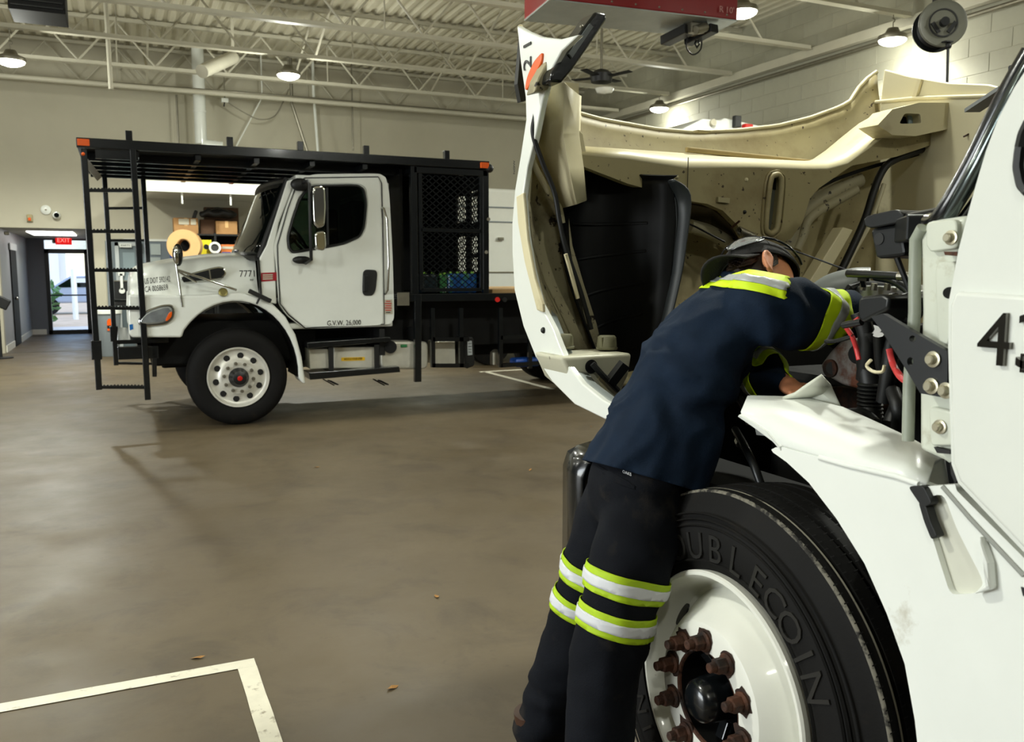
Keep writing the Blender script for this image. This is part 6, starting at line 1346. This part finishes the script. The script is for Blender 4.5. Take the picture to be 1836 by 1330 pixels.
# trousers
mb = MB()
limb(mb, legR, [(.104, .114), (.103, .111), (.098, .102), (.096, .098), (.092, .094), (.092, .098)], n=24)
limb(mb, legL, [(.118, .122), (.104, .104), (.094, .096), (.090, .092), (.086, .088), (.086, .092)], n=24)
limb(mb, [D_(1150, 905, 2.36), pelv, D_(1162, 815, 2.36)], [(.165, .132), (.178, .138), (.170, .128)], n=28)
ax_leg = (legR[-1]-hipR).normalized()
def fold_p(c):
    q = c-kneeR; h = c.z
    f = (.5-abs(noise.noise(Vector((c.x*7+c.z*2, c.y*7, c.z*5))))*1.6)*.013-.004+noise.noise(Vector((c.x*16, c.y*16, c.z*22)))*.004
    f += .006*math.sin(c.z*58+noise.noise(c*6)*5)*smoothstep(.45, .12, h)          # stacking above the boots
    return f
trs = fuse(mb, 'trousers', M_pants, PR, .013, 5, fold_p)
# shirt
tax = (tors[-1]-tors[0]).normalized()
mb = MB()
hem0, hem1 = D_(1110, 935, 2.36), tors[0]
limb(mb, [hem0]+tors+[D_(1338, 526, 2.40)], [(.205, .168), (.196, .154), (.182, .143), (.186, .140), (.200, .128), (.175, .100), (.075, .07)], n=28)
limb(mb, [D_(1318, 560, 2.36), shR, D_(1420, 562, 2.25), D_(1480, 568, 2.33), elbR, D_(1560, 588, 2.48)], [(.095, .085), (.098, .086), (.088, .078), (.078, .072), (.072, .068), (.058, .055)], side=Vector((0, 0, 1)), n=22)
limb(mb, [D_(1312, 575, 2.46), shL, D_(1308, 612, 2.58), elbL, D_(1378, 672, 2.40), D_(1398, 683, 2.33)], [(.085, .08), (.082, .08), (.078, .072), (.07, .066), (.055, .05), (.045, .042)], side=Vector((0, 0, 1)), n=20)
mb.sphere(D_(1318, 540, 2.46), .085, 10); mb.sphere(D_(1345, 545, 2.32), .080, 10)
# shirt front hanging loose over the belly
limb(mb, [D_(1270, 760, 2.30), D_(1250, 820, 2.29), D_(1215, 930, 2.27)], [(.085, .05), (.08, .045), (.07, .035)], n=16)
def fold_s(c):
    l = c-tors[0]; a = l.dot(tax); s = l.dot(LAT); b = l.dot(tax.cross(LAT))
    w_ = noise.noise(c*4)*1.6
    # long drag lines from the armpit down to the hip, plus smaller wrinkles
    g = lambda u: .5-abs(noise.noise(u))*1.6
    f = g(Vector(((a*.75-s*.65)*2.4+w_*.2, (a*.65+s*.75)*9+w_, b*5)))*.022
    f += g(Vector(((a*.5+s*.8)*3.0+4, (a*.8-s*.5)*12+w_, b*8+7)))*.012+noise.noise(Vector((a*10, s*22, b*20)))*.004+noise.noise(c*3.2)*.008-.006
    da = (c-shR).dot((elbR-shR).normalized())
    if da > .02 and c.x > shR.x+.02:
        k = smoothstep(.0, .1, da); f = f*(1-k)+k*(.011*math.sin(da*40+c.z*44+noise.noise(c*8)*3)+noise.noise(c*13)*.006)
    return f
sht = fuse(mb, 'shirt', M_navy, PR, .011, 4, fold_s)
bm = bmesh.new(); bm.from_mesh(sht.data)          # open hem
bmesh.ops.bisect_plane(bm, geom=bm.verts[:]+bm.edges[:]+bm.faces[:], plane_co=D_(1142, 849, 2.20)-wloc(PR), plane_no=-(UP*.95+RT*.275+FW*.10).normalized(), clear_outer=True)
bm.to_mesh(sht.data); bm.free()
q = sht.modifiers.new('solid', 'SOLIDIFY'); q.thickness = .004; q.offset = -1

# body: one continuous surface from head to hands and feet, mostly under the clothes
fd = (RT*.94+FW*.22-UP*.26).normalized()
hu = (UP*.70+FW*.62+RT*.18); hu = (hu-fd*hu.dot(fd)).normalized(); hl = fd.cross(hu).normalized()   # hl points to his right
if hl.dot(FW) > 0: hl = -hl
HB = Matrix((fd, hl, hu)).transposed()
def hp(f, l, u): return headc+fd*f+hl*l+hu*u
mb = MB()
mb.sphere(hp(-.01, 0, .015), .1, 14, (1.0, .78, .92), HB)
limb(mb, [hp(.02, 0, -.02), hp(.045, 0, -.06), hp(.06, 0, -.095)], [(.066, .07), (.058, .056), (.035, .03)], side=hl)
mb.sphere(hp(.092, 0, -.035), .02, 8, (1.2, .8, 1.5), HB); mb.sphere(hp(.083, 0, -.07), .022, 8, (.7, 1.2, .5), HB); mb.sphere(hp(.08, 0, -.10), .022, 8, (.9, 1.1, .8), HB)
for s in (1, -1):
    mb.sphere(hp(.075, s*.035, -.02), .022, 8, (.7, 1.2, .6), HB)
    # ear: rim, bowl and lobe
    er_ = [hp(-.046+.022*math.cos(t)*.8, s*(.088+.010*math.sin(t*.5)), -.020+.034*math.sin(t)) for t in [k*.40+.2 for k in range(12)]]
    mb.tube(er_, .0062, 8); mb.sphere(hp(-.044, s*.086, -.020), .02, 8, (.9, .5, 1.5), HB); mb.sphere(hp(-.040, s*.086, -.052), .0095, 8)
limb(mb, [hp(-.03, 0, -.05), neck, tors[-1]], [(.058, .058), (.06, .06), (.07, .06)])
limb(mb, tors, [(.13, .1), (.12, .1), (.13, .1), (.14, .09), (.12, .06)])
limb(mb, [shR-LAT*.05, shR, elbR, wriR], [(.05, .05), (.05, .05), (.04, .04), (.028, .024)]); limb(mb, [shL+LAT*.05, shL, elbL, wriL], [(.05, .05), (.05, .05), (.04, .04), (.028, .024)])
for L_, a in ((legR, ankR), (legL, ankL)): limb(mb, [pelv]+L_[:-1]+[a], [(.08, .08), (.07, .07), (.06, .06), (.055, .055), (.05, .05), (.04, .04), (.035, .035)])
def hand(wr, dirv, nrm, s):
    d = dirv.normalized(); n = (nrm-d*nrm.dot(d)).normalized(); w_ = d.cross(n)*s
    pm = wr+d*.055; mb.sphere(wr+d*.02, .026, 8); mb.sphere(pm, .042, 10, (1.0, .95, .36), Matrix((d, w_, n)).transposed())
    for k, (ln, o) in enumerate(((.072, .030), (.080, .010), (.075, -.011), (.060, -.031))):
        b = wr+d*.088+w_*o; p = [b-d*.02, b]
        cur = d.copy(); q = b
        for j, c in enumerate((.5, .75, .6)):
            cur = (cur*math.cos(c)-n*math.sin(c)*1.0).normalized() if False else (Matrix.Rotation(-c*s, 3, w_) @ cur); q = q+cur*ln*(.45, .32, .26)[j]; p.append(q)
        mb.tube(p, [.0098, .0098, .009, .0082, .007], 8); mb.sphere(p[-1], .0072, 6)
    b = wr+d*.03+w_*.03; p = [b, b+(d*.6+w_*.8).normalized()*.035, b+(d*.85+w_*.5-n*.2).normalized()*.068, b+(d*.95+w_*.2-n*.4).normalized()*.092]
    mb.tube(p, [.014, .012, .010, .008], 8); mb.sphere(p[-1], .008, 6)
hand(wriR, (wriR-elbR), Vector((0, 0, 1)), 1); hand(wriL, (wriL-elbL), Vector((0, 0, 1)), -1)
body = fuse(mb, 'body', M_skin, PR, .0062, 4)
for s in (1, -1):
    MB().sphere(hp(.079, s*.032, -.028), .0125, 8).build('eye', mat('eye_white', (220, 214, 206), .2), body, smooth=180)
    MB().sphere(hp(.089, s*.032, -.029), .005, 6).build('pupil', M_ink, body, smooth=180)
    MB().bar(hp(.088, s*.018, -.006), hp(.078, s*.052, -.008), .006, .008).build('eyebrow', M_hair, body)
MB().bar(hp(.098, -.02, -.074), hp(.098, .02, -.074), .008, .005).build('lips', mat('lips', (150, 82, 70), .5), body, bevel=.002)

# hair below the cap
hr_ = MB(); hr_.sphere(hp(-.012, 0, .012), .104, 16, (1.0, .80, .94), HB)
ho_ = hr_.build('hair', M_hair, PR, smooth=180)
bm = bmesh.new(); bm.from_mesh(ho_.data)
loc = lambda v: v.co+wloc(PR)-headc
bmesh.ops.delete(bm, geom=[f for f in bm.faces if any((loc(v).dot(fd) > -.012 and loc(v).dot(hu) < .035) or loc(v).dot(fd) > .05 or loc(v).dot(hu) < -.055 for v in f.verts)], context='FACES'); bm.to_mesh(ho_.data); bm.free()
stn = MB()
for k in range(150):
    s = random.choice((1, 1, 1, -1)); f0 = random.choice((random.uniform(-.1, -.062), random.uniform(-.1, -.062), random.uniform(-.02, -.008))); l0 = .086*math.sqrt(max(.05, 1-(f0/.108)**2))
    a = hp(f0, s*l0*1.0, random.uniform(-.01, .03)); b = a+(-fd*.025-hu*.03+hl*s*.004)*random.uniform(.5, 1.1); c = b+(-fd*.02-hu*.012)
    stn.tube([a, b, c], [.0028, .0024, .0008], 4)
stn.build('hair_strands', M_hair, ho_, kind='stuff')
# cap worn backwards
cm = MB(); cm.sphere(hp(-.008, 0, .018), .112, 20, (1.02, .83, .98), HB)
cp = cm.build('cap', M_cap, PR, smooth=180)
bm = bmesh.new(); bm.from_mesh(cp.data)
pc = hp(0, 0, .022)-wloc(PR); bmesh.ops.bisect_plane(bm, geom=bm.verts[:]+bm.edges[:]+bm.faces[:], plane_co=pc, plane_no=-(hu-fd*.10).normalized(), clear_outer=True); bm.to_mesh(cp.data); bm.free()
q = cp.modifiers.new('s', 'SOLIDIFY'); q.thickness = .004; q.offset = 1
for k in range(6):
    a = math.pi*k/6+.2; pts = []
    for t in [i/10 for i in range(-10, 11)]:
        th = t*1.5; v = Vector((math.sin(th)*math.cos(a)*1.02, math.sin(th)*math.sin(a)*.83, math.cos(th)*.98))*.1165
        if v.z > -.0: pts.append(hp(-.008, 0, .018)+HB @ v)
    MB().tube(pts, .0012, 5).build('cap_seam', mat('cap_seam', (16, 16, 15), .9), cp)
MB().sphere(hp(-.008, 0, .129), .007, 6, (1, 1, .5), HB).build('cap_button', M_cap, cp, smooth=180)
rows = []
for i in range(7):
    t = i/6; row = []
    for k in range(13):
        s = (k-6)/6; an = s*1.05
        f = -.008-.113*math.cos(an)*(1-.02)-t*.072*math.cos(an*.9)**.6; l = .091*math.sin(an)*1.05*(1+.08*t)
        row.append(hp(f, l, .016-.022*t-.020*s*s*(.5+t)))
    rows.append(row)
MB().grid(rows).build('cap_brim', M_cap, cp, smooth=180, solid=.005)
# safety glasses pushed back on the cap
gx = MB()
M_clear = mat('clear_lens', (235, 240, 242), .03, trans=.85, ior=1.4, coat=.6)
def on_cap(az, el, s, r=.123):
    return hp(-.008, 0, .018)+HB @ (Vector((-math.cos(az)*math.cos(el)*1.02, s*math.sin(az)*math.cos(el)*.86, math.sin(el)*.98))*r)
def lens_pt(t, r, s): return on_cap(.72+.50*math.cos(t)*r, .40+.25*math.sin(t)*r*(1-.2*math.cos(t)), s, .126)
fr_ = MB()
for s in (1, -1): fr_.tube([lens_pt(k*math.pi/12, 1, s) for k in range(25)], .0022, 6)
fr_.tube([on_cap(a_, .52, 1, .127) for a_ in (.22, 0)]+[on_cap(.22, .52, -1, .127)], .003, 6)
gl_ = fr_.build('safety_glasses', mat('glasses_frame', (20, 20, 21), .2, coat=.5), PR, smooth=60)
for s in (1, -1):
    lm = MB(); c0 = lens_pt(0, 0, s); ring = [[lens_pt(k*math.pi/12, r, s) for k in range(24)] for r in (.02, .35, .7, 1.)]
    lm.loft(ring, caps=False); lm.build('clear_lens', M_clear, gl_, smooth=180, solid=.0015)
    MB().tube(spline([on_cap(1.18, .47, s, .127), on_cap(1.5, .46, s, .127), on_cap(1.9, .40, s, .127), on_cap(2.25, .28, s, .126), on_cap(2.4, .16, s, .124)]), .0034, 6).build('temple_arm', M_black, gl_, smooth=60)
# boots
for a, fdir in ((ankR, Vector((.75, .65, 0)).normalized()), (ankL, Vector((.75, .65, 0)).normalized())):
    base = Vector((a.x, a.y, 0)); sd = Vector((-fdir.y, fdir.x, 0)); rings = []
    for t, w_, h in ((-.09, .03, .06), (-.08, .042, .085), (-.04, .046, .10), (.03, .045, .098), (.09, .05, .08), (.14, .052, .068), (.18, .045, .058), (.2, .025, .045)):
        rings.append([base+fdir*t+sd*w_*math.cos(k*math.pi/8)+Vector((0, 0, .03+(h-.03)*(.5+.5*math.sin(k*math.pi/8)))) for k in range(16)])
    bt_ = MB().loft(rings).build('boot', mat('brown_boot', (66, 40, 24), .5, var=.2, vscale=14), PR, smooth=60)
    MB().tube([base+Vector((0, 0, .06)), base+Vector((-.01, 0, .19))], [.058, .062], 16).build('boot_shaft', MATS['brown_boot'], bt_, smooth=40)
    MB().prism([base+fdir*t+sd*w_+Vector((0, 0, .002)) for t, w_ in ((-.095, .02), (-.08, .045), (.0, .047), (.1, .055), (.17, .05), (.205, .02), (.205, -.02), (.17, -.05), (.1, -.055), (0, -.047), (-.08, -.045), (-.095, -.02))], (0, 0, .032)).build('sole', M_rubber, bt_, bevel=.004)
# reflective bands
def leg_band(px, py, d, A_, B_):
    pt = D_(px, py, d); n = (B_-A_).normalized()
    band(trs, pt, n, .030, .20, 'leg_band', M_hivt, trs, .006, keep=lambda c: (c-pt-n*(c-pt).dot(n)).length < .125)
    band(trs, pt, n, .0135, .20, 'leg_band_stripe', M_silvt, trs, .009, keep=lambda c: (c-pt-n*(c-pt).dot(n)).length < .125)
def split_keep(side):
    return lambda c: ((c-kneeR).length < (c-kneeL).length) if side > 0 else ((c-kneeR).length > (c-kneeL).length)
def leg_bands(L_, pts, side):
    for (px, py, d) in pts:
        pt = D_(px, py, d); n = (L_[3]-L_[1]).normalized()
        own = lambda c: min((c-(L_[i]*(1-t)+L_[i+1]*t)).length for i in (1, 2) for t in (0, .25, .5, .75, 1)) < .14 and min((c-(L_[i]*(1-t)+L_[i+1]*t)).length for i in (1, 2) for t in (0, .25, .5, .75, 1)) < min((c-(O_[i]*(1-t)+O_[i+1]*t)).length for i in (1, 2) for t in (0, .25, .5, .75, 1))
        O_ = legL if L_ is legR else legR
        band(trs, pt, n, .030, .24, 'leg_band', M_hivt, trs, .006, keep=own)
        band(trs, pt, n, .0135, .24, 'leg_band_stripe', M_silvt, trs, .009, keep=own)
leg_bands(legR, [(1118, 1042, 2.21), (1105, 1108, 2.21)], 1)
leg_bands(legL, [(1060, 1022, 2.49), (1048, 1082, 2.51)], -1)
an_ = (RT*.93-UP*.27+FW*.22).normalized()
p_ = D_(1493, 568, 2.27)
ka = lambda c: (c-shR).dot(an_) > .12
band(sht, p_, an_, .052, .22, 'sleeve_band', M_hiv, sht, .005, keep=ka); band(sht, p_, an_, .014, .22, 'sleeve_band_stripe', M_silver, sht, .008, keep=ka)
n_ = (wriL-elbL).normalized(); p_ = D_(1366, 672, 2.43); kl = lambda c: (c-p_).length < .12 and (c-p_-n_*(c-p_).dot(n_)).length < .085
band(sht, p_, n_, .035, .15, 'sleeve_band', M_hiv, sht, .005, keep=kl); band(sht, p_, n_, .010, .15, 'sleeve_band_stripe', M_silver, sht, .008, keep=kl)
yn = (UP*.94+RT*.26-FW*.05).normalized(); yp = D_(1310, 505, 2.35)
ky = lambda c: (c-D_(1310, 517, 2.40)).dot(RT)+(c-D_(1310, 505, 2.4)).dot(UP)*-.4 < .10
band(sht, yp, yn, .030, .36, 'yoke_band', M_hiv, sht, .005, keep=ky); band(sht, yp, yn, .009, .36, 'yoke_band_stripe', M_silver, sht, .008, keep=ky)
# collar, pocket edge and label
MB().tube(spline([D_(1296, 492, 2.46), D_(1318, 497, 2.36), D_(1350, 502, 2.32), D_(1378, 512, 2.34)]), .014, 8).build('collar', M_navy, sht, smooth=60)
bvh = BVHTree.FromObject(trs, bpy.context.evaluated_depsgraph_get())
def on_trs(px, py, lift=.004):
    d = (D_(px, py, 2)-CAMP).normalized(); h = bvh.ray_cast(CAMP-wloc(PR), d); return (h[0]+wloc(PR)-d*lift) if h[0] else D_(px, py, 2.2)
lr = (on_trs(1131, 846)-on_trs(1115, 840)).normalized(); lu_ = (on_trs(1124, 838)-on_trs(1124, 846)).normalized()
vs, fs = text_shape('OAKS', .0115, .0005); c_ = on_trs(1124, 848, .006)
MB().add([c_+lr*v.x*.9+lu_*v.y-FW*v.z for v in vs], fs).build('pocket_label', M_silvt, trs, fix=False)
MB().tube([on_trs(x, y, .0) for x, y in ((1072, 835), (1085, 842), (1105, 852), (1125, 863), (1138, 873))], .0028, 6).tube([on_trs(x, y, .0) for x, y in ((1080, 848), (1100, 862), (1120, 871), (1138, 876))], .0022, 6).build('pocket_edge', M_pants, trs, smooth=60)
